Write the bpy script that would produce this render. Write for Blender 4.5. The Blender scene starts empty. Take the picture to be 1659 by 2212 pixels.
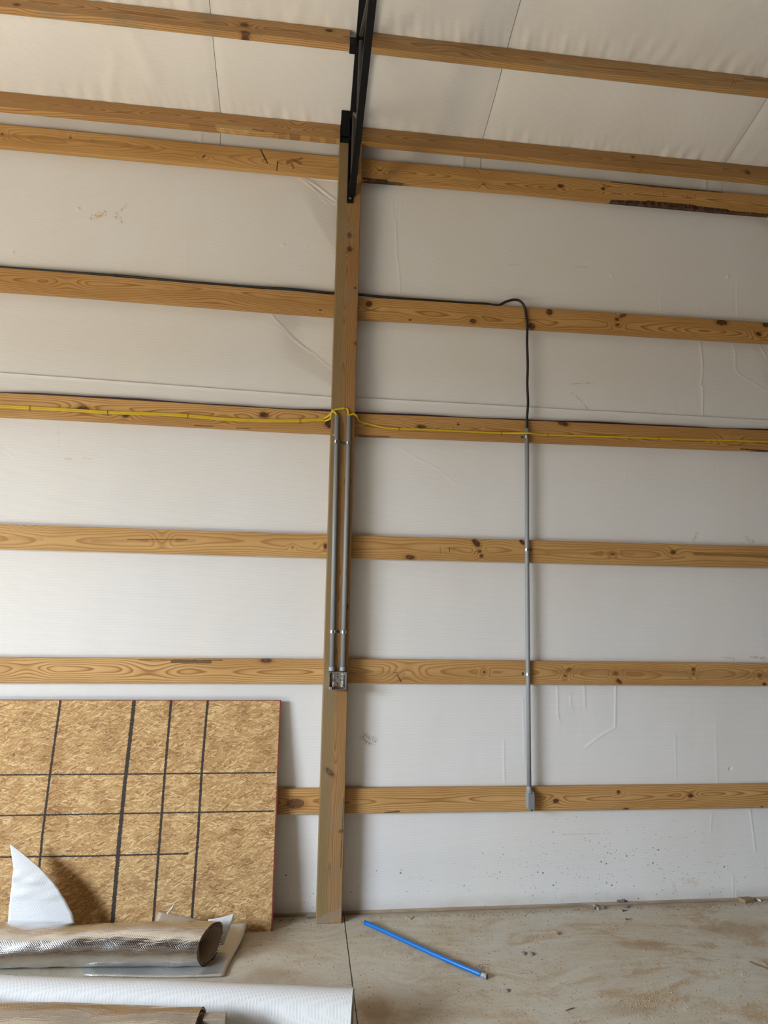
import bpy, bmesh, math, random
import numpy as np
from mathutils import Vector, Matrix
random.seed(7)
rng = np.random.default_rng(7)
S = bpy.context.scene
C = S.collection
# ------------------------------------------------------------------ camera, light, exposure
FPX, CX, CY = 1480.0, 829.5, 1106.0
DW, HC = 4.124235, 1.925
RX = Vector((0.99269433, -0.1186735, 0.02178441))
UX = Vector((-0.03325928, -0.09558792, 0.9948652))
FX = Vector((0.11598181, 0.98832158, 0.09883658))
cd = bpy.data.cameras.new('camera')
cam = bpy.data.objects.new('camera', cd)
C.objects.link(cam)
cam.matrix_world = Matrix(((RX.x, UX.x, -FX.x, 0), (RX.y, UX.y, -FX.y, -DW), (RX.z, UX.z, -FX.z, HC), (0, 0, 0, 1)))
cd.sensor_fit = 'VERTICAL'
cd.sensor_height = 24.0
cd.lens = FPX * 24.0 / 2212
cd.clip_start = 0.05
S.camera = cam

W = bpy.data.worlds.new('daylight')
S.world = W
W.use_nodes = True
bg = W.node_tree.nodes['Background']
bg.inputs['Color'].default_value = (1.0, 0.62, 0.40, 1)
bg.inputs['Strength'].default_value = 0.05

def area(name, loc, target, sx, sy, power, col):
    l = bpy.data.lights.new(name, 'AREA')
    l.shape = 'RECTANGLE'; l.size = sx; l.size_y = sy; l.energy = power; l.color = col
    o = bpy.data.objects.new(name, l); C.objects.link(o)
    o.location = loc
    d = Vector(target) - Vector(loc)
    o.rotation_euler = d.to_track_quat('-Z', 'Y').to_euler()
    return o
# big open overhead door in the gable end on the left: sky light, and sunlit ground outside it
SKY = area('door_daylight', (-9.5, -4.6, 5.4), (-1.0, -2.2, 0.3), 9.0, 5.5, 11200, (0.725, 0.850, 1.0))
GND = area('ground_bounce', (-6.6, -5.0, 0.06), (-6.5, -5.0, 3.0), 5.0, 2.4, 680, (1.0, 0.835, 0.61))
S.cycles.use_denoising = True
S.cycles.denoising_input_passes = 'RGB_ALBEDO_NORMAL'

S.view_settings.view_transform = 'Standard'
S.view_settings.look = 'None'
S.view_settings.exposure = 0.0
S.view_settings.gamma = 1.0
S.view_settings.use_curve_mapping = False

# ------------------------------------------------------------------ measuring helpers (photo survey -> metres)
def ray(px, py):
    return RX * ((px - CX) / FPX) - UX * ((py - CY) / FPX) + FX
def A(px, py, y=0.0):                 # point on the vertical plane Y = y
    d = ray(px, py); t = (DW + y) / d.y
    return Vector((d.x * t, y, d.z * t + HC))
def F(px, py, z=0.0):                 # point on the horizontal plane Z = z
    d = ray(px, py); t = (z - HC) / d.z
    return Vector((d.x * t, d.y * t - DW, z))

# ------------------------------------------------------------------ object helpers
def link_mesh(name, me, mat=None, parent=None, smooth=False):
    o = bpy.data.objects.new(name, me); C.objects.link(o)
    if mat: me.materials.append(mat)
    if parent: o.parent = parent
    if smooth:
        me.polygons.foreach_set('use_smooth', [True] * len(me.polygons))
    return o
def obj(name, bm, mat, parent=None, smooth=False):
    bmesh.ops.recalc_face_normals(bm, faces=bm.faces)
    me = bpy.data.meshes.new(name); bm.to_mesh(me); bm.free()
    return link_mesh(name, me, mat, parent, smooth)
def tag(o, label, cat, group=None, kind=None):
    o['label'] = label
    o['category'] = cat
    if group: o['group'] = group
    if kind: o['kind'] = kind
    return o
def struct(o):
    o['kind'] = 'structure'; return o
def empty(name, loc):
    o = bpy.data.objects.new(name, None); C.objects.link(o); o.location = loc
    o.empty_display_size = 0.05
    return o
def child(o, parent):                 # keep world position
    o.parent = parent
    o.matrix_parent_inverse = Matrix.Translation(-Vector(parent.location))
    return o
def add_box(bm, lo, hi, bevel=0.0, seg=2, mat=None):
    r = bmesh.ops.create_cube(bm, size=1.0)
    vs = r['verts']
    c = (Vector(lo) + Vector(hi)) / 2; s = Vector(hi) - Vector(lo)
    for v in vs: v.co = Vector((v.co.x * s.x, v.co.y * s.y, v.co.z * s.z)) + c
    if bevel:
        es = list({e for v in vs for e in v.link_edges})
        r2 = bmesh.ops.bevel(bm, geom=es, offset=bevel, segments=seg, profile=0.5, affect='EDGES')
        vs = [v for v in bm.verts if v in set(r2['verts'])] or vs
    if mat is not None:
        bmesh.ops.transform(bm, matrix=mat, verts=list(vs))
    return vs
def catmull(pts, n=8):
    P = [Vector(p) for p in pts]
    if len(P) < 3: return P
    Q = [P[0] * 2 - P[1]] + P + [P[-1] * 2 - P[-2]]
    out = []
    for i in range(1, len(Q) - 2):
        p0, p1, p2, p3 = Q[i - 1], Q[i], Q[i + 1], Q[i + 2]
        for k in range(n):
            t = k / n
            out.append(0.5 * ((2 * p1) + (p2 - p0) * t + (2 * p0 - 5 * p1 + 4 * p2 - p3) * t * t + (3 * p1 - p0 - 3 * p2 + p3) * t ** 3))
    out.append(P[-1])
    return out
def add_tube(bm, pts, r, n=12, cap=True, flat=1.0, up=Vector((0, 1, 0)), r_end=None):
    """sweep a circle (or flattened ellipse: thickness r*flat along 'up') along pts"""
    P = [Vector(p) for p in pts]
    rings = []
    for i, p in enumerate(P):
        t = (P[min(i + 1, len(P) - 1)] - P[max(i - 1, 0)]).normalized()
        u = up - t * up.dot(t)
        if u.length < 0.15:
            alt = Vector((0.31, 0.2, 0.93)); u = alt - t * alt.dot(t)
        u.normalize(); s = t.cross(u)
        rr = r if r_end is None else r + (r_end - r) * i / (len(P) - 1)
        rings.append([bm.verts.new(p + s * (rr * math.cos(a)) + u * (rr * flat * math.sin(a)))
                      for a in (2 * math.pi * k / n for k in range(n))])
    for a, b in zip(rings, rings[1:]):
        for k in range(n):
            bm.faces.new((a[k], a[(k + 1) % n], b[(k + 1) % n], b[k]))
    if cap:
        bm.faces.new(rings[0][::-1]); bm.faces.new(rings[-1])
    return rings
def add_pipe(bm, pts, r, ri, n=20, depth=0.05):
    """tube with open, hollow ends"""
    P = [Vector(p) for p in pts]
    rings = add_tube(bm, P, r, n, cap=False)
    for end in (0, -1):
        p = P[end]; d = (P[1] - P[0]).normalized() if end == 0 else (P[-2] - P[-1]).normalized()
        R = rings[end]
        inner = [bm.verts.new(p + (v.co - p) * (ri / r)) for v in R]
        deep = [bm.verts.new(v.co + d * depth) for v in inner]
        for k in range(n):
            bm.faces.new((R[k], R[(k + 1) % n], inner[(k + 1) % n], inner[k]))
            bm.faces.new((inner[k], inner[(k + 1) % n], deep[(k + 1) % n], deep[k]))
        bm.faces.new(deep)
def add_cyl(bm, c, axis, r, h, n=16):
    axis = Vector(axis).normalized()
    return add_tube(bm, [Vector(c) - axis * h / 2, Vector(c) + axis * h / 2], r, n, True, 1.0, Vector((0, 0, 1)) if abs(axis.z) < .8 else Vector((0, 1, 0)))
def grid_mesh(name, X, Z, fn, mat, smooth=True, thickness=0.0):
    """fn(xx, zz) -> (px, py, pz) arrays"""
    xx, zz = np.meshgrid(np.array(X), np.array(Z))
    px, py, pz = fn(xx, zz)
    nx, nz = len(X), len(Z)
    co = np.stack([px, py, pz], -1).reshape(-1, 3).astype(np.float32)
    i = np.arange((nz - 1) * (nx - 1)); r = i // (nx - 1); c = i % (nx - 1); b = r * nx + c
    quads = np.stack([b, b + 1, b + nx + 1, b + nx], -1).astype(np.int32)
    me = bpy.data.meshes.new(name)
    me.vertices.add(len(co)); me.vertices.foreach_set('co', co.ravel())
    me.loops.add(quads.size); me.loops.foreach_set('vertex_index', quads.ravel())
    me.polygons.add(len(quads)); me.polygons.foreach_set('loop_start', np.arange(0, quads.size, 4, dtype=np.int32))
    me.update(calc_edges=True)
    o = link_mesh(name, me, mat, None, smooth)
    if thickness:
        m = o.modifiers.new('thickness', 'SOLIDIFY'); m.thickness = thickness; m.offset = 0
    return o

# ------------------------------------------------------------------ node helper
class N:
    def __init__(s, name, rough=0.6, metal=0.0, spec=0.5):
        s.m = bpy.data.materials.new(name); s.m.use_nodes = True
        s.t = s.m.node_tree; s.b = s.t.nodes['Principled BSDF']
        s.b.inputs['Roughness'].default_value = rough
        s.b.inputs['Metallic'].default_value = metal
        s.b.inputs['Specular IOR Level'].default_value = spec
        s._o = None
    def new(s, typ, **kw):
        n = s.t.nodes.new(typ)
        for k, v in kw.items(): setattr(n, k, v)
        return n
    def put(s, sock, v):
        if v is None: return
        if isinstance(v, bpy.types.NodeSocket): s.t.links.new(v, sock)
        elif isinstance(v, (tuple, list, Vector)):
            v = tuple(v)
            if sock.type == 'RGBA' and len(v) == 3: v = v + (1,)
            sock.default_value = v
        else:
            sock.default_value = v
    @property
    def P(s):
        if not s._o: s._o = s.new('ShaderNodeTexCoord').outputs['Object']
        return s._o
    def math(s, op, a, b=None, c=None, clamp=False):
        n = s.new('ShaderNodeMath', operation=op, use_clamp=clamp)
        s.put(n.inputs[0], a); s.put(n.inputs[1], b); s.put(n.inputs[2], c)
        return n.outputs[0]
    def add(s, a, b): return s.math('ADD', a, b)
    def mul(s, a, b): return s.math('MULTIPLY', a, b)
    def vm(s, op, a, b=None, scale=None):
        n = s.new('ShaderNodeVectorMath', operation=op)
        s.put(n.inputs[0], a); s.put(n.inputs[1], b)
        if scale is not None: s.put(n.inputs['Scale'], scale)
        return n.outputs['Value'] if op in ('LENGTH', 'DOT_PRODUCT', 'DISTANCE') else n.outputs[0]
    def sep(s, v):
        n = s.new('ShaderNodeSeparateXYZ'); s.put(n.inputs[0], v); return n.outputs
    def comb(s, x, y, z):
        n = s.new('ShaderNodeCombineXYZ')
        for i, v in enumerate((x, y, z)): s.put(n.inputs[i], v)
        return n.outputs[0]
    def noise(s, v, scale=1.0, detail=2.0, rough=0.5, dist=0.0):
        n = s.new('ShaderNodeTexNoise'); s.put(n.inputs['Vector'], v)
        n.inputs['Scale'].default_value = scale; n.inputs['Detail'].default_value = detail
        n.inputs['Roughness'].default_value = rough; n.inputs['Distortion'].default_value = dist
        return n.outputs['Fac']
    def noisec(s, v, scale=1.0, detail=2.0):
        n = s.new('ShaderNodeTexNoise'); s.put(n.inputs['Vector'], v)
        n.inputs['Scale'].default_value = scale; n.inputs['Detail'].default_value = detail
        return n.outputs['Color']
    def vor(s, v, scale, feature='F1', rand=1.0):
        n = s.new('ShaderNodeTexVoronoi', feature=feature); s.put(n.inputs['Vector'], v)
        n.inputs['Scale'].default_value = scale; n.inputs['Randomness'].default_value = rand
        return n.outputs
    def mr(s, v, a, b, c=0.0, d=1.0, smooth=True):
        n = s.new('ShaderNodeMapRange', interpolation_type='SMOOTHSTEP' if smooth else 'LINEAR', clamp=True)
        s.put(n.inputs['Value'], v)
        for k, q in (('From Min', a), ('From Max', b), ('To Min', c), ('To Max', d)): s.put(n.inputs[k], q)
        return n.outputs['Result']
    def mix(s, f, a, b, blend='MIX'):
        n = s.new('ShaderNodeMix', data_type='RGBA', blend_type=blend)
        s.put(n.inputs['Factor'], f); s.put(n.inputs['A'], None)
        s.put(n.inputs[6], a); s.put(n.inputs[7], b)
        return n.outputs[2]
    def ramp(s, f, stops, interp='LINEAR'):
        n = s.new('ShaderNodeValToRGB'); s.put(n.inputs[0], f)
        e = n.color_ramp.elements; n.color_ramp.interpolation = interp
        while len(e) < len(stops): e.new(0.5)
        for el, (p, c) in zip(e, stops):
            el.position = p
            el.color = (c, c, c, 1) if isinstance(c, (int, float)) else (tuple(c) + (1,) if len(c) == 3 else c)
        return n.outputs['Color']
    def seg(s, P, a, b):
        """distance from P to the segment a-b (3-D constants)"""
        a = Vector(a); b = Vector(b); ba = b - a; L2 = max(ba.length_squared, 1e-9)
        pa = s.vm('SUBTRACT', P, a)
        h = s.math('MULTIPLY', s.vm('DOT_PRODUCT', pa, ba / L2), 1.0, clamp=True)
        return s.vm('LENGTH', s.vm('SUBTRACT', pa, s.vm('SCALE', tuple(ba), None, h)))
    def bump(s, h, strength=0.5, dist=0.01, normal=None):
        n = s.new('ShaderNodeBump'); s.put(n.inputs['Height'], h)
        n.inputs['Strength'].default_value = strength; n.inputs['Distance'].default_value = dist
        s.put(n.inputs['Normal'], normal)
        return n.outputs[0]
    def hexdots(s, u, v, a):
        """distance (in units of a) to the nearest centre of a hex lattice"""
        r3 = math.sqrt(3.0)
        def lat(off):
            fx = s.math('SUBTRACT', s.math('FRACT', s.math('MULTIPLY_ADD', u, 1 / a, off)), 0.5)
            fy = s.mul(s.math('SUBTRACT', s.math('FRACT', s.math('MULTIPLY_ADD', v, 1 / (a * r3), off)), 0.5), r3)
            return s.math('SQRT', s.add(s.mul(fx, fx), s.mul(fy, fy)))
        return s.math('MINIMUM', lat(0.0), lat(0.5))
    def out(s, color=None, normal=None, rough=None, metal=None):
        s.put(s.b.inputs['Base Color'], color); s.put(s.b.inputs['Normal'], normal)
        s.put(s.b.inputs['Roughness'], rough); s.put(s.b.inputs['Metallic'], metal)
        return s.m
def plain(name, col, rough=0.5, metal=0.0, var=0.12, scale=60.0, bump=0.0):
    n = N(name, rough, metal)
    f = n.noise(n.P, scale, 3)
    c = n.mix(f, tuple(x * (1 - var) for x in col), tuple(min(1, x * (1 + var)) for x in col))
    return n.out(c, n.bump(f, bump, 0.002) if bump else None)

# ------------------------------------------------------------------ materials
def film_material(name, stains=(), splatter=False, swap=False, base=(0.80, 0.775, 0.75), pitch=0.0105, dots=0.915, diag=False):
    """white woven-faced bubble insulation with embossed dots"""
    n = N(name, 0.42, 0, 0.35)
    x, y, z = n.sep(n.P)
    d = n.hexdots(x, n.math('SUBTRACT', z, y) if diag else (y if swap else z), pitch)
    dot = n.mr(d, 0.20, 0.42)                       # 0 inside a bubble
    big = n.noise(n.P, 1.3, 3)
    c = n.mix(dot, tuple(v * dots for v in base), base)
    c = n.mix(n.mr(big, 0.35, 0.7), c, n.mix(dot, tuple(v * q * dots for v, q in zip(base, (1.0, .985, .955))), tuple(v * q for v, q in zip(base, (.99, .98, .95)))))
    if stains:
        w = n.noise(n.P, 55, 4, 0.7)
        fib = n.noise(n.vm('MULTIPLY', n.P, (150, 150, 60)), 1.0, 2)
        for a, b, wd, col, k in stains:
            dd = n.add(n.seg(n.P, a, b), n.mul(n.math('SUBTRACT', w, 0.5), wd * 2.6))
            m = n.mul(n.mr(dd, wd, wd * 0.1), n.mul(n.mr(fib, 0.38, 0.6), k))
            c = n.mix(m, c, col)
    if splatter:                                    # mud flecks thrown up on the lower wall
        px = n.comb(x, 0.0, z)
        cen = n.vm('LENGTH', n.vm('MULTIPLY', n.vm('SUBTRACT', px, (1.95, 0, 0.33)), (1.1, 0, 2.6)))
        dens = n.mr(cen, 1.3, 0.0)
        low = n.mr(z, 0.62, 0.1)
        for sc, r0, r1, thr in ((16, 0.09, 0.14, 0.62), (30, 0.13, 0.19, 0.60), (55, 0.14, 0.22, 0.7), (90, 0.16, 0.26, 0.74)):
            v = n.vor(px, sc)
            rnd = n.sep(v['Color'])[0]
            on = n.math('GREATER_THAN', n.add(rnd, n.mul(dens, 0.16)), n.math('SUBTRACT', 1.10, n.mul(low, 0.155)))
            m = n.mul(n.mr(n.add(v['Distance'], n.mul(n.math('SUBTRACT', n.noise(n.P, 160, 2), 0.5), 0.16)), r1, r0), on)
            c = n.mix(n.mul(m, 0.85), c, (0.10, 0.10, 0.10))
        grime = n.mul(n.mr(z, 0.10, 0.02), n.noise(n.P, 9, 4))
        c = n.mix(n.mul(grime, 0.55), c, (0.35, 0.30, 0.23))
    h = n.add(n.mul(dot, 1.0), n.mul(n.noise(n.vm('MULTIPLY', n.P, (9, 9, 5)), 2.2, 3), 0.8))
    return n.out(c, n.bump(h, 0.16 if diag else 0.20, 0.0025))

def wood(name, knots=(), seed=0.0, early=(0.61, 0.36, 0.13), late=(0.32, 0.14, 0.034), depth=0.035, h0=0.0, sp=0.0085,
         axis='X', marks=(), streaks=(), green=False, ring=0.85, grime=0.0):
    ring = min(1.0, ring * 1.12)
    """flat-sawn softwood: growth rings around a wandering pith, bent around knots.
    knots: (s, h, half length, half height, angle, darkness) in board coordinates"""
    n = N(name, 0.55, 0, 0.3)
    x, y, z = n.sep(n.P)
    if axis == 'Z': x, z = z, x
    P = n.comb(x, y, z)
    Pf = n.comb(x, 0.0, z)
    lw = n.comb(n.add(x, seed), 0.0, 0.0)
    wob = n.mul(n.math('SUBTRACT', n.noise(lw, 0.7, 2, 0.35), 0.5), 0.11)
    dep = n.mul(n.math('SUBTRACT', n.noise(n.vm('ADD', lw, (13.7, 0, 0)), 1.0, 2, 0.4), 0.5), 0.13)
    hz = n.math('SUBTRACT', n.add(z, wob), h0)
    dy = n.add(n.add(y, depth), dep)
    r = n.math('SQRT', n.add(n.mul(hz, hz), n.mul(dy, dy)))
    fine = n.noise(n.vm('MULTIPLY', n.vm('ADD', P, (seed, 0, 0)), (2.2, 16, 16)), 1.0, 2, 0.4)
    r = n.add(r, n.mul(n.math('SUBTRACT', fine, 0.5), 0.010))
    kmask = None; ring_halo = None
    warp = n.noise(P, 95, 3)
    for (s, h, rs, rh, ang, dark) in knots:
        v = n.vm('SUBTRACT', Pf, (s, 0, h))
        dg = n.vm('LENGTH', n.vm('MULTIPLY', v, (1 / (rs * 2.2 + 0.014), 0, 1 / (rh * 1.2 + 0.012))))
        r = n.add(r, n.mr(dg, 1.8, 0.0, 0.0, 0.024 if dark <= 0 else 0.016))
        if dark <= 0: continue
        if ang:
            q = n.new('ShaderNodeVectorRotate', rotation_type='Y_AXIS'); n.put(q.inputs['Vector'], v)
            q.inputs['Angle'].default_value = -ang; v = q.outputs[0]
        dk = n.add(n.vm('LENGTH', n.vm('MULTIPLY', v, (1 / rs, 0, 1 / rh))), n.mul(n.math('SUBTRACT', warp, 0.5), 0.7))
        m = n.mr(dk, 1.08, 0.84, 0.0, dark)
        kmask = m if kmask is None else n.math('MAXIMUM', kmask, m)
        hh = n.mr(dk, 1.9, 1.0, 0.0, 0.5)
        ring_halo = hh if ring_halo is None else n.math('MAXIMUM', ring_halo, hh)
    f = n.math('FRACT', n.mul(r, 1 / (sp * .95)))
    prof = n.ramp(f, [(0.0, 0.0), (0.40, 0.06), (0.66, 0.45), (0.82, 1.0), (0.93, 0.95), (1.0, 0.0)])
    tone = n.noise(n.vm('ADD', n.vm('MULTIPLY', P, (1.3, 9, 9)), (seed * 3, 0, 0)), 1.0, 3)
    fibre = n.noise(n.vm('MULTIPLY', P, (14, 420, 420)), 1.0, 2)
    e1 = n.mix(n.mr(tone, 0.35, 0.72), early, tuple(v * q for v, q in zip(early, (0.82, 0.76, 0.68))))
    c = n.mix(n.mul(prof, ring), e1, late)
    if green:                                       # treated heartwood/sapwood: olive on one side
        g = n.mr(n.add(z, n.mul(n.math('SUBTRACT', tone, 0.5), 0.05)), 0.012, -0.030)
        c = n.mix(n.mul(g, 0.62), c, (0.215, 0.165, 0.078))
    c = n.mix(n.mul(n.math('SUBTRACT', fibre, 0.3), 0.30), c, tuple(v * 0.55 for v in late))
    if ring_halo is not None:
        c = n.mix(ring_halo, c, tuple(v * 0.75 for v in late))
        kc = n.mix(n.mr(n.noise(P, 60, 3), 0.35, 0.65), (0.035, 0.012, 0.006), (0.13, 0.05, 0.022))
        c = n.mix(kmask, c, kc)
    for (a, b, wd, col, k, wav) in marks:           # bark, pitch streaks, saw and pencil marks, stamps
        dd = n.seg(Pf, (a[0], 0, a[1]), (b[0], 0, b[1]))
        if wav: dd = n.add(dd, n.mul(n.math('SUBTRACT', n.noise(n.vm('MULTIPLY', P, (16, 16, 40)), 1.6, 4, 0.65), 0.5), wav))
        m = n.mr(dd, wd, wd * 0.75, 0.0, k)
        cc = col
        if sum(col) < .06 and wav > 0.003:
            cc = n.mix(n.mr(n.noise(n.vm('MULTIPLY', P, (45, 45, 22)), 1.0, 3), 0.45, 0.62), col, tuple(v * 3.2 + 0.02 for v in col))
        c = n.mix(m, c, cc)
    if grime:
        g = n.mr(n.noise(n.vm('MULTIPLY', P, (5, 9, 9)), 1.0, 4), 0.5, 0.75, 0.0, grime)
        c = n.mix(g, c, (0.22, 0.19, 0.13))
    hgt = n.add(n.mul(prof, -0.4), fibre)
    return n.out(c, n.bump(hgt, 0.25, 0.0015))

def foil_material(name, tint=(0.77, 0.775, 0.785), axis_x=True):
    n = N(name, 0.2, 1.0)
    x, y, z = n.sep(n.P)
    ang = n.add(y, z)
    d = n.hexdots(x, ang, 0.0105)
    dot = n.mr(d, 0.18, 0.48)
    crk = n.vor(n.vm('MULTIPLY', n.P, (5, 16, 16)), 1.0, 'DISTANCE_TO_EDGE')['Distance']
    line = n.mr(crk, 0.0, 0.05)
    broad = n.noise(n.vm('MULTIPLY', n.P, (2.0, 12, 12)), 1.0, 3)
    hgt = n.add(n.add(n.mul(dot, -0.40), n.mul(line, 0.4)), n.mul(broad, 1.8))
    fade = n.noise(n.P, 7, 3)
    c = n.mix(n.mr(fade, 0.3, 0.7), tint, tuple(v * 0.86 for v in tint))
    return n.out(c, n.bump(hgt, 0.24, 0.0045), n.mr(n.noise(n.P, 12, 3), 0.3, 0.7, 0.10, 0.22))

def osb_material(lines):
    n = N('osb_strand_board', 0.7, 0, 0.25)
    x, y, z = n.sep(n.P)
    P2 = n.comb(x, z, 0.0)
    wv = n.vm('SUBTRACT', n.noisec(P2, 9, 2), (0.5, 0.5, 0.5))
    col = None
    for i, (ang, sx, sy) in enumerate(((0.12, 8, 40), (-0.6, 9, 46), (0.65, 9, 50), (1.3, 12, 48), (-0.2, 12, 64), (0.35, 13, 74), (-1.0, 14, 74), (-0.12, 17, 110), (0.2, 22, 150), (-0.5, 26, 160))):
        q = n.new('ShaderNodeVectorRotate', rotation_type='Z_AXIS')
        n.put(q.inputs['Vector'], n.vm('ADD', P2, n.vm('SCALE', wv, None, 0.035))); q.inputs['Angle'].default_value = ang
        v = n.vm('ADD', n.vm('MULTIPLY', q.outputs[0], (sx, sy, 1)), (i * 7.3, i * 3.1, 0))
        vo = n.vor(v, 1.0, 'F1', 1.0)
        rc = n.sep(vo['Color'])
        edge = n.vor(v, 1.0, 'DISTANCE_TO_EDGE', 1.0)['Distance']
        gr = n.noise(n.vm('MULTIPLY', v, (0.5, 3.0, 1)), 1.0, 2)
        sc = n.ramp(n.add(n.mul(rc[0], 0.82), n.mul(gr, 0.22)),
                    [(0.0, (0.13, 0.055, 0.022)), (0.07, (0.29, 0.14, 0.055)), (0.20, (0.48, 0.27, 0.105)), (0.60, (0.62, 0.385, 0.165)), (0.86, (0.73, 0.50, 0.24)), (1.0, (0.80, 0.60, 0.33))])
        sc = n.mix(n.mr(edge, 0.06, 0.0, 0.0, 0.75), sc, (0.17, 0.085, 0.035))
        if col is None: col = sc
        else: col = n.mix(n.math('GREATER_THAN', rc[1], 0.64), col, sc)
    chip = n.noise(n.vm('ADD', n.vm('MULTIPLY', P2, (1.0, 1.7, 1)), n.vm('SCALE', wv, None, 0.06)), 95, 4, 0.75)
    dens = n.noise(P2, 7, 2)
    col = n.mix(n.mr(n.add(chip, n.mul(n.math('SUBTRACT', dens, .5), .22)), 0.57, 0.68, 0.0, 0.8), col, (0.14, 0.065, 0.026))
    col = n.mix(n.mr(n.noise(n.vm('ADD', P2, (5, 5, 0)), 160, 2, 0.6), 0.62, 0.72, 0.0, 0.5), col, (0.78, 0.62, 0.38))
    col = n.mix(n.mr(dens, .42, .72, 0.0, .45), col, n.mix(1.0, col, (0.62, 0.50, 0.40), 'MULTIPLY'))
    rag = n.math('SUBTRACT', n.noise(P2, 95, 4, 0.75), 0.5)
    m = None
    Pf = n.comb(x, 0.0, z)
    for a, b, w in lines:
        d = n.add(n.seg(Pf, (a[0], 0, a[1]), (b[0], 0, b[1])), n.mul(rag, w * 2.3))
        k = n.mr(d, w * 1.15, w * 0.85)
        m = k if m is None else n.math('MAXIMUM', m, k)
    col = n.mix(n.mul(m, 0.94), col, (0.022, 0.021, 0.022))
    return n.out(col, n.bump(n.add(chip, n.mul(rag, 0.6)), 0.35, 0.002))

def floor_material(crack):
    n = N('dusty_concrete', 0.75, 0, 0.3)
    x, y, z = n.sep(n.P)
    P = n.comb(x, y, 0.0)
    w = n.vm('SCALE', n.vm('SUBTRACT', n.noisec(P, 1.1, 2), (0.5, 0.5, 0.5)), None, 0.7)
    Pw = n.vm('ADD', P, w)
    big = n.noise(P, 1.6, 4, 0.6)
    swirl = n.noise(n.vm('MULTIPLY', Pw, (3.0, 26, 1)), 1.0, 4, 0.65)
    swirl2 = n.noise(n.vm('MULTIPLY', n.vm('ADD', Pw, w), (17, 4, 1)), 1.0, 4, 0.65)
    med = n.noise(P, 9, 5, 0.7)
    c = n.mix(n.mr(big, 0.35, 0.68), (0.50, 0.455, 0.37), (0.46, 0.385, 0.275))
    c = n.mix(n.mr(swirl, 0.40, 0.66, 0.0, 0.42), c, (0.575, 0.535, 0.455))
    c = n.mix(n.mr(swirl2, 0.52, 0.72, 0.0, 0.35), c, (0.36, 0.28, 0.18))
    for (cx, cy, lo, hi, k) in ((-.30, -1.05, .25, .95, .55), (.86, -1.10, .12, .75, .5), (1.55, -1.25, .1, .5, .45)):
        dv = n.vm('SUBTRACT', P, (cx, cy, 0)); rr = n.vm('LENGTH', dv)
        dx_, dy_, _ = n.sep(dv); an = n.math('ARCTAN2', dy_, dx_)
        sw = n.noise(n.comb(n.mul(rr, 55), n.mul(an, 2.2), cx), 1.0, 3, 0.6)
        band = n.mul(n.mr(rr, lo, lo + .12), n.mr(rr, hi, hi - .15))
        patch = n.mr(n.noise(n.vm('ADD', P, (cx, 3, 0)), 2.4, 2), .42, .6)
        c = n.mix(n.mul(n.mul(band, patch), n.mr(sw, .48, .70, 0.0, k)), c, (0.57, 0.52, 0.43))
        c = n.mix(n.mul(n.mul(band, patch), n.mr(sw, .48, .30, 0.0, k * .8)), c, (0.36, 0.285, 0.19))
    # ochre mud smears, mostly to the right
    rt = n.mr(x, -0.4, 2.2, 0.30, 0.9)
    mud = n.mul(n.mr(n.noise(n.vm('MULTIPLY', n.vm('ADD', Pw, (4, 9, 0)), (2.6, 6.5, 1)), 1.0, 7, 0.74), 0.48, 0.62), rt)
    mud = n.mul(mud, n.mr(n.noise(P, 85, 4, 0.75), 0.36, 0.56, 0.35, 1.0))
    c = n.mix(n.mul(mud, 0.95), c, n.mix(med, (0.30, 0.185, 0.085), (0.42, 0.28, 0.14)))
    c = n.mix(n.mr(med, 0.55, 0.8, 0.0, 0.45), c, (0.27, 0.21, 0.145))
    for (cx, cy, rx, ry, k) in ((.40, -.86, .10, .16, .7), (-.08, -.55, .16, .10, .5), (.86, -.52, .08, .05, .6), (-.02, -.30, .2, .1, .3), (1.9, -.42, .16, .07, .6), (2.5, -.30, .30, .10, .6), (1.55, -.95, .25, .07, .45)):
        dd = n.add(n.vm('LENGTH', n.vm('MULTIPLY', n.vm('SUBTRACT', P, (cx, cy, 0)), (1 / rx, 1 / ry, 1))), n.mul(n.math('SUBTRACT', med, .5), 1.5))
        c = n.mix(n.mr(dd, 1.1, .3, 0.0, k), c, (0.30, 0.19, 0.095))
    # crumbs trodden into the surface
    h = n.mul(med, 0.5)
    for sc, thr, col in ((60, 0.95, (0.25, 0.18, 0.11)), (95, 0.84, (0.52, 0.42, 0.27)), (150, 0.88, (0.24, 0.17, 0.10)), (230, 0.72, (0.54, 0.46, 0.33)), (300, 0.80, (0.26, 0.19, 0.12))):
        v = n.vor(n.vm('ADD', P, n.vm('SCALE', n.vm('SUBTRACT', n.noisec(P, 60, 2), (.5, .5, .5)), None, 0.012)), sc)
        on = n.math('GREATER_THAN', n.add(n.sep(v['Color'])[0], n.mul(n.math('SUBTRACT', big, 0.5), 0.35)), thr)
        m = n.mul(n.mr(v['Distance'], 0.34, 0.16), on)
        c = n.mix(n.mul(m, 0.8), c, col)
        h = n.add(h, n.mul(m, 0.7))
    d = n.math('ABSOLUTE', n.math('SUBTRACT', n.add(x, n.mul(n.math('SUBTRACT', n.noise(P, 8, 3), 0.5), 0.0035)), crack))
    ck = n.mr(d, 0.0034, 0.0018)
    c = n.mix(n.mul(ck, 0.95), c, (0.03, 0.023, 0.017))
    h = n.math('SUBTRACT', h, n.mul(ck, 2.0))
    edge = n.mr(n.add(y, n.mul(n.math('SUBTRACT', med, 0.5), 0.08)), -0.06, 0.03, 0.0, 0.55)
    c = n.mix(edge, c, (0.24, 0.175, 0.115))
    return n.out(c, n.bump(h, 0.6, 0.004))

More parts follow.
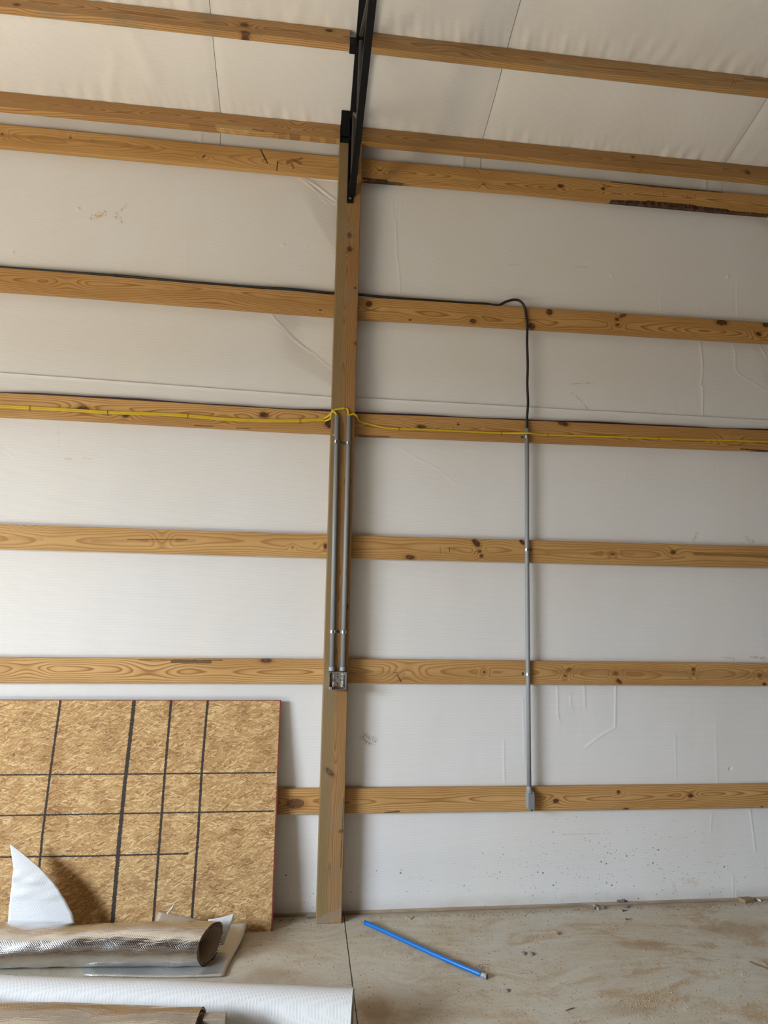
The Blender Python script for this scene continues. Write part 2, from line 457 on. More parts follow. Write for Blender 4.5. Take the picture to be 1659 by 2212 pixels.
def px_line(pts, y):                   # photo polyline -> consecutive world segments
    P = [A(a, b, y) for a, b in pts]
    return list(zip(P, P[1:]))
YF = 0.040                             # wall film plane
RUST = (0.42, 0.24, 0.09); OCHRE = (0.55, 0.40, 0.17); GREY = (0.30, 0.27, 0.23)
stains_up = []
for pts, w, col, k in (([(198, 470), (226, 458)], .026, OCHRE, .75), ([(205, 468), (228, 461)], .012, OCHRE, .6), ([(248, 468), (262, 478)], .014, RUST, .6), ([(254, 464), (272, 440)], .012, RUST, .45),
                       ([(252, 462), (258, 470)], .018, RUST, .6)):
    stains_up += [(a, b, w, col, k) for a, b in px_line(pts, YF + .006)]
stains_mid = []
for pts, w, col, k in (([(1225, 830), (1283, 826)], .006, RUST, .75), ([(1236, 848), (1258, 868), (1272, 886)], .007, RUST, .6), ([(1100, 572), (1128, 570)], .008, GREY, .35), ([(1245, 575), (1270, 577)], .008, GREY, .3)):
    stains_up += [(a, b, w, col, k) for a, b in px_line(pts, YF + .006)]
for pts, w, col, k in (([(1499, 1168), (1506, 1152)], .016, OCHRE, .7), ([(1610, 1162), (1626, 1170)], .022, OCHRE, .6), ([(1566, 1420), (1584, 1422)], .016, OCHRE, .75), ([(1622, 1419), (1655, 1422)], .012, RUST, .75),
                       ([(785, 1590), (808, 1600)], .030, GREY, .75), ([(790, 1602), (800, 1606)], .018, GREY, .9), ([(126, 920), (128, 965)], .006, OCHRE, .35), ([(142, 990), (152, 992)], .01, OCHRE, .6), ([(182, 990), (198, 992)], .009, OCHRE, .6),
                       ([(1478, 1902), (1500, 1908)], .035, OCHRE, .45), ([(1455, 1908), (1460, 1925)], .014, OCHRE, .5), ([(1215, 1803), (1320, 1800)], .004, GREY, .5)):
    stains_mid += [(a, b, w, col, k) for a, b in px_line(pts, YF)]
M_FILM_UP = film_material('white_bubble_film_upper', stains_up)
M_FILM_LOW = film_material('white_bubble_film_lower', stains_mid, True)
M_FILM_CEIL = film_material('white_bubble_film_roof', swap=True)
M_ROLL = film_material('white_bubble_film_roll', base=(0.61, 0.60, 0.585), pitch=0.0135, dots=0.92, diag=True)
M_SCRAP = film_material('white_bubble_film_scrap', base=(0.70, 0.695, 0.685), pitch=0.0125, dots=0.96)
M_FOIL = foil_material('silver_bubble_foil')
M_FOIL_DULL = foil_material('dusty_silver_foil', (0.58, 0.56, 0.53))
M_STEEL = plain('black_painted_steel', (0.006, 0.006, 0.007), 0.6, 0.0, .3, 40, .1); M_STEEL.node_tree.nodes['Principled BSDF'].inputs['Specular IOR Level'].default_value = .2
M_DECK = plain('dark_roof_deck', (0.22, 0.20, 0.17), .8)
M_PVC = plain('grey_pvc', (0.27, 0.28, 0.285), 0.42, 0, .06, 90, .05)
M_PVC_COVER = plain('grey_stippled_cover', (0.215, 0.225, 0.24), 0.55, 0, .1, 700, .35)
M_ZINC = plain('zinc_plated_steel', (0.72, 0.72, 0.71), 0.28, 1.0, .1, 120, .1)
M_GALV = plain('galvanised_box_steel', (0.50, 0.49, 0.47), 0.38, 1.0, .22, 70, .1)
M_BLACK = plain('black_rubber', (0.010, 0.011, 0.012), 0.45)
M_MAROON = plain('dark_maroon_sheath', (0.035, 0.008, 0.014), 0.5)
M_YEL = plain('yellow_cable_sheath', (0.62, 0.42, 0.015), 0.42, 0, .1, 25)
M_WWHITE = plain('white_wire', (0.78, 0.76, 0.70), 0.4)
M_COPPER = plain('bare_copper', (0.72, 0.36, 0.18), 0.3, 1.0)
M_RED = plain('red_wire', (0.30, 0.03, 0.02), 0.4)
M_DARKHOLE = plain('dark_opening', (0.006, 0.006, 0.006), 0.9)
M_STAPLE = plain('rusty_staple_wire', (0.10, 0.05, 0.025), 0.5, .4)
M_REDEDGE = plain('red_edge_sealant', (0.20, 0.030, 0.020), 0.6, 0, .35, 60, .3)
M_BLUE = plain('blue_plastic_pipe', (0.0004, 0.125, 0.41), 0.35, 0, .05, 30)
M_PRINT = N('worn_pipe_end', 0.6); _p = M_PRINT
M_PRINT = _p.out(_p.mix(_p.mr(_p.noise(_p.P, 75, 4, .7), .44, .56), (0.07, 0.14, 0.34), (0.42, 0.33, 0.22)))
M_STONE = plain('grey_stone', (0.20, 0.20, 0.175), 0.8, 0, .3, 90, .4)
M_CHIP = plain('pale_wood_chip', (0.42, 0.30, 0.16), 0.75, 0, .3, 120, .3)
M_CARD = plain('brown_chip', (0.25, 0.17, 0.09), 0.8, 0, .3, 90, .3)
M_MORTAR = plain('grey_dirt_clod', (0.17, 0.15, 0.125), 0.9, 0, .4, 60, .5)
M_SAW = plain('sawdust_crumbs', (0.40, 0.29, 0.155), 0.85, 0, .5, 45)
M_DIRT = plain('soil_crumbs', (0.20, 0.135, 0.07), 0.9, 0, .4, 45)
M_DSCREW = plain('dark_screw', (.10, .09, .08), .4, .8)
M_BRASS = plain('brass', (0.55, 0.36, 0.16), 0.35, 1.0)

# ------------------------------------------------------------------ setting: floor, wall, ceiling
CRACK_X = 0.3055
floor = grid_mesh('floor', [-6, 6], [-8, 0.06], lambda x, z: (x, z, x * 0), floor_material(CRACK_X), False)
struct(floor)

def smooth_noise(x, z, fx, fz, seed):
    r = np.random.default_rng(seed); v = 0 * x
    for k in range(5):
        a, b, p, q = r.uniform(.5, 1.6) * fx, r.uniform(.5, 1.6) * fz, r.uniform(0, 6.28), r.uniform(-.6, .6)
        v = v + np.sin(x * a + z * b * (1 if k % 2 else -1) + p) / 5
    return v
def seg_np(x, z, a, b):
    ax, az, bx, bz = a[0], a[2], b[0], b[2]
    dx, dz = bx - ax, bz - az; L2 = dx * dx + dz * dz
    h = np.clip(((x - ax) * dx + (z - az) * dz) / L2, 0, 1)
    return np.hypot(x - ax - dx * h, z - az - dz * h), h
creases = []   # (points, half width m, height m)
for pts, w, h in (
    ([(634, 374), (668, 396), (706, 425), (728, 436)], .007, .010), ([(648, 378), (690, 402), (728, 431)], .008, .012), ([(660, 378), (700, 408), (728, 427)], .006, .006),
    ([(660, 392), (680, 408), (705, 432), (728, 436)], .006, .007), ([(670, 408), (700, 430), (725, 450)], .005, .003),
    ([(583, 676), (604, 698), (634, 728), (655, 746), (680, 762), (700, 780), (721, 797)], .007, .009), ([(600, 705), (640, 735), (656, 746)], .006, .005),
    ([(848, 430), (850, 475)], .006, .006), ([(855, 475), (858, 550), (863, 590), (864, 645)], .006, .008), ([(868, 430), (864, 470)], .005, .004),
    ([(784, 425), (806, 405)], .006, .006), ([(788, 440), (806, 430)], .005, .004),
    ([(1428, 622), (1429, 682)], .005, .006), ([(1508, 660), (1512, 688)], .005, .005), ([(1526, 640), (1527, 690)], .004, .004), ([(1594, 600), (1595, 692)], .005, .006), ([(1582, 575), (1583, 692)], .004, .004),
    ([(1513, 737), (1517, 760), (1520, 800), (1515, 830), (1520, 838), (1519, 900)], .007, .009), ([(1585, 742), (1590, 760), (1590, 795), (1600, 808), (1660, 845)], .007, .008),
    ([(1643, 744), (1659, 772)], .007, .009), ([(1430, 880), (1431, 900)], .005, .005), ([(1459, 870), (1460, 898)], .005, .005),
    ([(855, 962), (900, 990), (945, 1012), (985, 1045)], .006, .006), ([(1350, 975), (1352, 1040)], .005, .004), ([(1550, 978), (1555, 1040)], .005, .004), ([(1590, 980), (1592, 1030)], .005, .004),
    ([(1204, 1482), (1205, 1545), (1208, 1556)], .006, .008), ([(1232, 1500), (1234, 1525)], .005, .006), ([(1262, 1482), (1264, 1530)], .005, .006), ([(1330, 1482), (1329, 1572), (1300, 1588), (1265, 1614)], .006, .008),
    ([(1130, 1510), (1133, 1640)], .005, .005), ([(1088, 1600), (1090, 1690)], .005, .006), ([(1458, 1590), (1460, 1680)], .004, .004), ([(1545, 1560), (1550, 1690)], .004, .003),
    ([(1620, 1748), (1626, 1790), (1632, 1842)], .006, .007), ([(1537, 1760), (1535, 1800)], .005, .005), ([(1582, 1890), (1584, 1942)], .005, .005), ([(1590, 1925), (1591, 1944)], .005, .005),
    ([(0, 968), (14, 976), (28, 985)], .006, .006), ([(402, 520), (403, 640)], .005, .004), ([(1140, 1500), (1152, 1486)], .006, .005), ([(20, 1500), (22, 1520)], .004, .003)):
    creases.append(([A(a, b, YF) for a, b in pts], max(w * .8, .0046), h * .32))
dimples = [(A(168, 450, YF), .016, -.012), (A(27, 545, YF), .012, -.010), (A(612, 527, YF), .014, -.010), (A(663, 532, YF), .009, -.006), (A(1323, 594, YF), .014, -.012), (A(1574, 597, YF), .014, -.012), (A(1578, 1661, YF), .012, .01),
           (A(797, 1600, YF), .03, .008)]
facets = []    # (z lo, z hi, line a, line b, second line a, b, slope, side)
facets.append((3.71, 4.47, A(633, 395, YF), A(728, 548, YF), A(648, 378, YF), A(728, 434, YF), .075))
facets.append((3.06, 3.57, A(600, 768, YF), A(724, 838, YF), A(585, 678, YF), A(721, 797, YF), .085))
facets.append((3.06, 3.57, A(1620, 745, YF), A(1662, 835, YF), A(1643, 744, YF), A(1668, 790, YF), .08))
facets.append((3.71, 4.47, A(1610, 455, YF), A(1680, 520, YF), A(1628, 455, YF), A(1690, 500, YF), .07))
def film_disp(x, z):
    v = 0.0035 * smooth_noise(x, z, 5, 2.2, 3) + 0.0010 * smooth_noise(x, z, 17, 3, 5) + 0.0003 * smooth_noise(x, z, 50, 5, 6)
    for pts, w, h in creases:
        best = np.full(x.shape, 9.0)
        lo = np.array(pts)[:, [0, 2]].min(0) - .06; hi = np.array(pts)[:, [0, 2]].max(0) + .06
        sel = (x > lo[0]) & (x < hi[0]) & (z > lo[1]) & (z < hi[1])
        if not sel.any(): continue
        xs, zs = x[sel], z[sel]; bb = np.full(xs.shape, 9.0)
        for a, b in zip(pts, pts[1:]):
            d, _ = seg_np(xs, zs, a, b); bb = np.minimum(bb, d)
        v[sel] -= h * np.exp(-(bb / w) ** 2)
    for p, w, h in dimples:
        d = np.hypot(x - p.x, z - p.z); v -= -h * .6 * np.exp(-(d / (w * .7)) ** 2)
    for z0, z1, a, b, c, d, k in facets:
        sel = (z > z0) & (z < z1) & (x > min(a.x, c.x) - .1) & (x < max(b.x, d.x) + .121)
        if not sel.any(): continue
        def sd(p, q):
            ux, uz = q.x - p.x, q.z - p.z; L = math.hypot(ux, uz)
            return ((z[sel] - p.z) * ux - (x[sel] - p.x) * uz) / L
        d1 = np.maximum(0, sd(a, b)); d2 = np.maximum(0, sd(c, d))
        fade = np.clip((x[sel] - min(a.x, c.x)) / .22, 0, 1); fade = fade * fade * (3 - 2 * fade)
        if b.x > 1: fade = fade * np.clip((max(b.x, d.x) + .12 - x[sel]) / .22, 0, 1)
        add = np.minimum(.055, 1.7 * k * (d1 - 1.15 * d2)) * fade
        v[sel] += np.maximum(-.004, add)
    return v
def lap_z(x): return np.interp(x, [-4, -1.80, .15, .33, 3.06, 6], [3.10, 3.087, 3.045, 3.049, 3.043, 3.043])
XS = np.unique(np.concatenate([np.linspace(-6, -2.2, 20), np.arange(-2.1, 3.3, .0055), np.linspace(3.5, 6, 14)]))
def low_sheet(x, t):                    # t runs 0..1 from the sill to the lap
    z = 0.016 + (lap_z(x) - 0.016) * t
    lip = np.exp(-((lap_z(x) - z) / .009) ** 2) * (0.0045 + 0.002 * smooth_noise(x, z, 6, 1, 12))
    return x, YF + film_disp(x, z) - lip, z
T = np.linspace(0, 1, 540)
struct(grid_mesh('wall_back', XS, T, low_sheet, M_FILM_LOW))
ZU = np.arange(2.98, 4.60, .0056)
struct(grid_mesh('wall_back', XS, ZU, lambda x, z: (x, YF + .008 + film_disp(x, z), z), M_FILM_UP))
RS = math.radians(20.0); TS = math.tan(RS); ZR = 4.80 - 0.02 * TS + .004     # roof film height at Y = 0
seams = [-6.0, -3.96, -2.28, -0.60, 1.078, 2.772, 4.46, 6.0]
for k, (a, b) in enumerate(zip(seams, seams[1:])):
    near = b > -2.4 and a < 3.4
    xs = np.linspace(a + .0014, b - .0014, 260 if near else 8)
    us = np.concatenate([np.linspace(-.03, 1.4, 150), np.linspace(1.45, 6.0, 20)]) if near else np.linspace(-.03, 6, 8)
    def roof_fn(x, u, a=a, b=b):
        ph = (u - .02) / .571                              # purlin bays
        bay = np.clip(np.sin(np.pi * np.clip(ph, 0, 40)) ** 2, 0, 1)
        sag = .016 * bay * (0.6 + .5 * smooth_noise(x, u, 2.6, 3.5, 31)) + .004 * smooth_noise(x, u, 9, 7, 33)
        near_p = np.exp(-(np.minimum(np.abs(u - .571), np.abs(u - .0)) / .10) ** 2)
        sag = sag + near_p * (.005 * smooth_noise(x, u, 38, 10, 35) + .003 * smooth_noise(x, u, 90, 16, 36))
        for (cx, cu, dx, du, wd, hh) in ((-0.97, .19, -.10, .30, .03, .012), (-1.23, .12, .05, .16, .025, .010), (-.55, .9, .3, .2, .06, .012), (-.9, .75, -.2, .2, .05, .010), (.6, .35, .22, -.2, .06, .010), (.75, .62, .2, .1, .05, .008), (2.2, .8, .3, .2, .08, .01), (1.6, .3, .4, .05, .05, .008)):
            L2 = dx * dx + du * du; h = np.clip(((x - cx) * dx + (u - cu) * du) / L2, 0, 1)
            d = np.hypot(x - cx - dx * h, u - cu - du * h)
            sag = sag + hh * .45 * np.exp(-(d / (wd * 1.5)) ** 2)
        edge = np.exp(-(np.minimum(x - a, b - x) / .03) ** 2) * .004
        y = -u; z = ZR + TS * u - sag * (u > 0) + edge
        return x, y, z
    struct(grid_mesh('ceiling', xs, us, roof_fn, M_FILM_CEIL))
    # the same sheet hangs down behind the eave purlin on to the wall
    zs = np.linspace(4.50, ZR + .01, 30)
    def drape(x, z):
        return x, .034 + .006 * smooth_noise(x, z, 14, 6, 41 + k) - .004 * np.exp(-((x - (b - .12)) / .012) ** 2), z
    struct(grid_mesh('wall_back', xs, zs, drape, M_FILM_UP))
struct(grid_mesh('ceiling', [-6, 6], [-.06, 6.0], lambda x, u: (x, -u, ZR + TS * u + .035), M_DECK, False))
bm = bmesh.new(); add_box(bm, (-6, .110, 0), (6, .118, 4.85)); struct(obj('wall_back', bm, M_DECK))
# gable wall on the left with the open overhead door (outside the picture, it shapes the daylight)
bm = bmesh.new()
for prof in ([(.05, 0), (.05, ZR - .05 * TS), (-2.7, ZR + 2.7 * TS), (-2.7, 0)], [(-2.7, 3.15), (-2.7, ZR + 2.7 * TS), (-6.0, ZR + 6.0 * TS), (-7.0, ZR + 5.0 * TS), (-7.0, 3.15)], [(-7.0, 0), (-7.0, ZR + 5.0 * TS), (-9.0, ZR + 3.0 * TS), (-9.0, 0)]):
    fa = [bm.verts.new((-5.20, y, z)) for y, z in prof]; fb = [bm.verts.new((-5.30, y, z)) for y, z in prof]
    m_ = len(prof)
    for k in range(m_): bm.faces.new((fa[k], fa[(k + 1) % m_], fb[(k + 1) % m_], fb[k]))
    bm.faces.new(fa); bm.faces.new(fb[::-1])
struct(obj('wall_left', bm, M_FILM_CEIL))
# treated sill plate, its edge showing under the film
bm = bmesh.new(); add_box(bm, (-6, .030, 0), (6, .055, .0160), .003)
sill = obj('trim_1', bm, wood('sill_plate', (), 9.1, (0.41, 0.32, 0.22), (0.33, 0.24, 0.155), grime=.5)); struct(sill)

# ------------------------------------------------------------------ boards
def board(name, x0, x1, ztop, mat, label, cat, group, y0=0.0, h=0.1397, th=0.038, slope=None, origin=None, step=.06):
    """one sawn plank; ztop: list of (x, z) along its upper edge. Local X runs along it, local Z across it."""
    n = max(2, int((x1 - x0) / step)); xs = np.linspace(x0, x1, n)
    px, pz = zip(*ztop); zt = np.interp(xs, px, pz)
    k = np.ones(5) / 5
    if n > 12:
        pad = np.concatenate([[zt[0]] * 2, zt, [zt[-1]] * 2]); zt = np.convolve(pad, k, 'valid')
    ctr = Vector((x0, y0, float(zt[0]) - h / 2)) if origin is None else Vector(origin)
    r = .0035
    sec = []
    def arc(cy, cz, a0, a1):
        return [(cy + r * math.cos(math.radians(a)), cz + r * math.sin(math.radians(a))) for a in (a0, (a0 + a1) / 2, a1)]
    sec = arc(r, h / 2 - r, 180, 90) + arc(th - r, h / 2 - r, 90, 0) + arc(th - r, -h / 2 + r, 0, -90) + arc(r, -h / 2 + r, -90, -180)
    bm = bmesh.new(); rings = []
    for i, x in enumerate(xs):
        dz = (zt[i] - zt[0]) if slope is None else zt[i]
        rings.append([bm.verts.new((x - x0, c, s + dz)) for c, s in sec])
    m = len(sec)
    for a, b in zip(rings, rings[1:]):
        for q in range(m): bm.faces.new((a[q], b[q], b[(q + 1) % m], a[(q + 1) % m]))
    bm.faces.new(rings[0][::-1]); bm.faces.new(rings[-1])
    o = obj(name, bm, mat); o.location = ctr
    if slope is not None: o.rotation_euler = (-slope, 0, 0)
    return tag(o, label, cat, group)
PL, PR = 0.1442, 0.2868                 # post sides
XL, XR = -4.3, 4.9
GT = {'G7': ([(-4.3, 4.607), (-1.893, 4.605), (-1.63, 4.605), (-.18, 4.599), (.144, 4.597)], [(.287, 4.597), (.586, 4.601), (1.417, 4.608), (1.734, 4.603), (2.748, 4.603), (3.087, 4.606), (4.9, 4.606)]),
      'G6': ([(-4.3, 3.72), (-1.827, 3.709), (-1.567, 3.709), (-.149, 3.690), (.144, 3.6876)], [(.287, 3.682), (.603, 3.688), (2.722, 3.701), (3.055, 3.703), (4.9, 3.705)]),
      'G5': ([(-4.3, 2.962), (-1.772, 2.957), (-1.517, 2.959), (-.123, 2.945), (.144, 2.946)], [(.287, 2.9405), (.617, 2.945), (2.70, 2.962), (3.028, 2.966), (4.9, 2.968)]),
      'G4': ([(-4.3, 2.197), (-1.717, 2.195), (-.096, 2.190), (.144, 2.191)], [(.287, 2.190), (.631, 2.192), (2.678, 2.196), (3.0, 2.200), (4.9, 2.203)]),
      'G3': ([(-4.3, 1.446), (-1.662, 1.4474), (-.07, 1.4505), (.144, 1.451)], [(.287, 1.4538), (.644, 1.4534), (2.657, 1.4498), (2.973, 1.4493), (4.9, 1.449)]),
      'G2': ([(-4.3, .714), (-.044, .7115), (.144, .710)], [(.287, .711), (.658, .7085), (1.419, .7065), (2.635, .7023), (2.946, .7023), (4.9, .702)])}
def kn(g, side, lst):
    """knots measured on the photo: (px, py, half width px, half height px, angle, darkness)"""
    prof = GT[g][side]; x0 = prof[0][0]; zc = prof[0][1] - .0699
    out = []
    for (px, py, a, b, ang, dk) in lst:
        p = A(px, py); k = (p - Vector((0, -DW, HC))).dot(FX) / FPX
        out.append((p.x - x0, p.z - zc, a * k, b * k, ang, dk))
    return out
def mk(g, side, lst):
    prof = GT[g][side]; x0 = prof[0][0]; zc = prof[0][1] - .0699
    out = []
    for (a, b, w, col, k, wav) in lst:
        p, q = A(*a), A(*b)
        out.append(((p.x - x0, p.z - zc), (q.x - x0, q.z - zc), w, col, k, wav))
    return out
BARK = (0.028, 0.010, 0.005); PITCH = (0.33, 0.15, 0.045); INK = (0.05, 0.025, 0.012); STREAK = (0.30, 0.15, 0.05)
def stamp(px, py, h, cols=3):           # small illegible grade stamp: rows of ink ticks
    r = random.Random(int(px)); out = []
    for i in range(cols):
        for j in range(5):
            if r.random() < .8:
                x = px + i * 3.2; y = py + j * h / 5
                out.append(((x, y), (x + r.uniform(.6, 2.4), y + r.uniform(-.6, 1.2)), .0019, INK, .85, 0))
    return out
spec = {
 ('G7', 0): dict(seed=1.3, sp=.0075, depth=.075, ring=.5, knots=[(5, 290, 3, 3, 0, .8), (152, 298, 2, 2, 0, .7), (440, 338, 5, 2, -.8, .8)],
    marks=[((0, 292), (200, 305), .012, STREAK, .5, .01), ((200, 305), (330, 322), .014, STREAK, .55, .012), ((350, 320), (520, 338), .006, STREAK, .45, .008), ((563, 323), (574, 345), .006, BARK, .9, .004), ((574, 345), (578, 352), .004, BARK, .9, .002), ((600, 350), (598, 368), .005, BARK, .85, .005), ((622, 350), (636, 347), .014, (0.20, 0.075, 0.025), .75, .03), ((636, 347), (652, 342), .009, (0.20, 0.075, 0.025), .7, .02), ((636, 347), (650, 353), .008, (0.20, 0.075, 0.025), .7, .02), ((630, 354), (634, 362), .008, (0.20, 0.075, 0.025), .7, .02)],
    label='eave wall board left of the post with a dark forked bark mark'),
 ('G7', 1): dict(seed=4.1, sp=.008, depth=.02, knots=[(820, 368, 4, 2, 0, .55), (1045, 378, 9, 3, 0, 0), (1045, 398, 3, 2, 0, .6), (1211, 402, 7, 4, 0, .95), (1303, 408, 4, 3, 0, .95), (1330, 412, 10, 5, 0, 0)],
    marks=[((1322, 435), (1360, 437), .012, BARK, .95, .006), ((1360, 439), (1400, 442), .024, BARK, .95, .006), ((1400, 441), (1500, 450), .028, BARK, .95, .006), ((1500, 450), (1570, 457), .020, BARK, .95, .006), ((1570, 458), (1659, 466), .014, BARK, .9, .006), ((1320, 392), (1400, 401), .006, BARK, .9, .003), ((1400, 401), (1560, 414), .0095, BARK, .9, .004),
           ((786, 386), (835, 391), .009, BARK, .9, .008), ((835, 393), (885, 398), .006, BARK, .85, .006), ((885, 399), (985, 407), .004, BARK, .7, .005), ((1485, 422), (1485, 429), .0014, INK, .8, 0), ((1502, 419), (1502, 431), .0014, INK, .8, 0)] + stamp(1433, 413, 14, 2),
    label='wall board at the eave right of the post with long dark bark edge'),
 ('G6', 0): dict(seed=7.7, sp=.009, depth=.03, early=(.57, .335, .13), knots=[(145, 612, 12, 6, 0, 0), (475, 643, 30, 6, 0, 0), (692, 670, 3, 1.6, 0, .95)],
    marks=[((500, 640), (720, 662), .03, (0.34, 0.18, 0.06), .3, .03)], label='wall board under the black cable left of the post'),
 ('G6', 1): dict(seed=11.2, sp=.0075, depth=.05, knots=[(797, 657, 7, 6, -.6, .95), (886, 691, 3, 2, 0, .8), (1022, 694, 7, 5, 0, .9), (1149, 705, 8, 6, .5, .95), (1187, 674, 7, 7, -.6, .95), (1333, 690, 5, 4, 0, .8), (1345, 682, 9, 4, -.5, .75), (1334, 702, 5, 3, 0, .75), (1559, 697, 13, 6, 0, .95), (1639, 722, 7, 4, .4, .9), (1655, 701, 9, 6, 0, .95)],
    label='knotty wall board under the black cable right of the post'),
 ('G5', 0): dict(seed=15.9, sp=.0085, depth=.045, early=(.63, .38, .145), knots=[(180, 885, 15, 8, 0, .92), (271, 897, 8, 5, 0, .92), (483, 905, 8, 4, 0, .85), (570, 896, 10, 6, 0, .95), (712, 916, 10, 9, 0, 1.0)],
    marks=[((420, 919), (460, 921), .0025, BARK, .9, .002), ((510, 924), (540, 926), .0025, BARK, .85, .002)], label='wall board carrying two yellow cables left of the post'),
 ('G5', 1): dict(seed=19.4, sp=.0085, depth=.03, early=(.56, .325, .12), knots=[(910, 922, 11, 4, 0, .9), (990, 917, 3, 2, 0, .95), (1217, 915, 12, 5, .2, .95), (1575, 950, 14, 4, 0, .0)],
    marks=[((775, 940), (840, 944), .006, (0.16, 0.07, 0.02), .8, .006), ((1600, 970), (1659, 974), .005, BARK, .9, .006), ((960, 921), (960, 934), .0013, INK, .5, 0), ((979, 923), (979, 930), .0018, INK, .7, 0)] + stamp(1030, 922, 17, 3),
    label='wall board carrying one yellow cable right of the post'),
 ('G4', 0): dict(seed=23.6, sp=.010, depth=.06, ring=.6, early=(.64, .39, .15), knots=[(60, 1138, 10, 3, 0, 0), (350, 1164, 6, 9, 0, .0), (632, 1182, 2, 1.5, 0, .7), (703, 1180, 4, 6, 0, .9)],
    marks=[((275, 1165), (405, 1165), .0028, BARK, .95, .003), ((200, 1168), (420, 1168), .011, STREAK, .4, .01), ((0, 1162), (90, 1164), .014, STREAK, .25, .01)], label='wall board left of the post with a long thin central crack'),
 ('G4', 1): dict(seed=27.3, sp=.0105, depth=.05, ring=.65, early=(.58, .345, .13), knots=[(886, 1204, 10, 5, .1, .9), (1029, 1173, 11, 6, .75, .95), (1036, 1191, 4, 3, 0, .95), (1040, 1201, 4, 4, 0, .9), (1128, 1171, 8, 4, .7, .95), (1323, 1197, 5, 3, 0, .85), (1454, 1193, 6, 4, 0, .9)],
    marks=[((1500, 1196), (1659, 1202), .012, (0.24, 0.115, 0.03), .75, .014), ((1180, 1194), (1370, 1197), .010, STREAK, .45, .012), ((951, 1180), (951, 1196), .0016, INK, .7, 0), ((971, 1182), (971, 1192), .0025, INK, .85, 0)] + stamp(1024, 1181, 18, 3),
    label='wall board halfway up right of the post with knots beside a small ink stamp'),
 ('G3', 0): dict(seed=31.8, sp=.0095, depth=.03, early=(.66, .405, .16), knots=[(62, 1448, 14, 9, 0, 0), (330, 1445, 20, 10, 0, 0), (575, 1427, 13, 5, 0, .85)],
    marks=[((372, 1429), (455, 1430), .010, (0.12, 0.06, 0.025), .85, .012), ((300, 1425), (480, 1426), .004, BARK, .7, .006)], label='wall board left of the post just above the leaning strand board'),
 ('G3', 1): dict(seed=36.1, sp=.0075, depth=.065, ring=.7, early=(.58, .345, .135), knots=[(872, 1455, 14, 11, 0, 0), (1046, 1452, 3, 3, 0, .8), (1229, 1447, 6, 4, -.4, .9), (1221, 1460, 3, 2.5, 0, .9), (1330, 1455, 5, 4, 0, .85), (1337, 1472, 7, 4, .6, .9), (1498, 1446, 4, 4, 0, .8), (1498, 1456, 3, 3, 0, .8), (1641, 1459, 5, 4, 0, .85), (1651, 1478, 5, 3, 0, .9)],
    marks=[((858, 1457), (866, 1472), .005, (0.15, 0.045, 0.015), .9, .006), ((850, 1453), (860, 1453), .002, BARK, .9, 0), ((1200, 1450), (1659, 1459), .022, STREAK, .45, .03), ((760, 1454), (870, 1456), .02, STREAK, .35, .03), ((756, 1453), (768, 1453), .0015, BARK, .8, 0)],
    label='reddish streaked wall board second from the floor right of the post'),
 ('G2', 0): dict(seed=41.0, sp=.0095, depth=.03, early=(.58, .34, .125), knots=[(638, 1736, 19, 11, 0, .80)], label='lowest wall board left of the post, mostly hidden by the strand board'),
 ('G2', 1): dict(seed=45.2, sp=.0095, depth=.022, early=(.60, .36, .14), knots=[(1201, 1730, 6.5, 4.5, 0, .95), (1336, 1711, 4, 4, -.3, .9), (1352, 1748, 7, 3, 0, .9), (1492, 1719, 6, 4, -.2, .95), (1646, 1743, 3, 2, 0, .8)],
    marks=[((832, 1755), (862, 1753), .005, (0.06, 0.055, 0.03), .9, .005)], label='lowest wall board right of the post behind the grey elbow fitting'),
}
for (g, side), kw in spec.items():
    kw = dict(kw); lab = kw.pop('label')
    kw['knots'] = kn(g, side, kw.get('knots', [])); kw['marks'] = mk(g, side, kw.get('marks', []))
    prof = GT[g][side]
    board('wall_girt', prof[0][0], prof[-1][0], prof, wood('pine_' + g + str(side), **kw), lab, 'board', 'horizontal wall boards nailed between the posts')

# purlins under the roof film, square to the slope
NRM = Vector((0, math.sin(RS), math.cos(RS)))
def purlin(x0, x1, y, z, mat, label, sag=None):
    o = Vector((x0, y, z)) - NRM * .0699
    return board('roof_purlin', x0, x1, sag or [(x0, 0), (x1, 0)], mat, label, 'roof board', 'roof boards under the ceiling film', slope=RS, origin=o)
def pk(x0, yz, lst):                    # knots on a purlin face from photo pixels
    out = []; y0, z0 = yz; U = Vector((0, -math.cos(RS), math.sin(RS)))
    o = Vector((x0, y0, z0)) - NRM * .0699
    for (px, py, a, b, ang, dk) in lst:
        d = ray(px, py); cam0 = Vector((0, -DW, HC))
        t = (o - cam0).dot(U) / d.dot(U); p = cam0 + d * t
        k = t / FPX
        out.append((p.x - x0, (p - o).dot(NRM), a * k, b * k * 1.3, ang, dk))
    return out
P1 = (-.02, 4.80); P2L = (-.540, 4.989); P2 = (-.558, 4.9955)
def pm(x0, yz, lst):
    out = []
    for (a, b, w, col, k, wav) in lst:
        p = pk(x0, yz, [(a[0], a[1], 1, 1, 0, 0), (b[0], b[1], 1, 1, 0, 0)])
        out.append(((p[0][0], p[0][1]), (p[1][0], p[1][1]), w, col, k, wav))
    return out
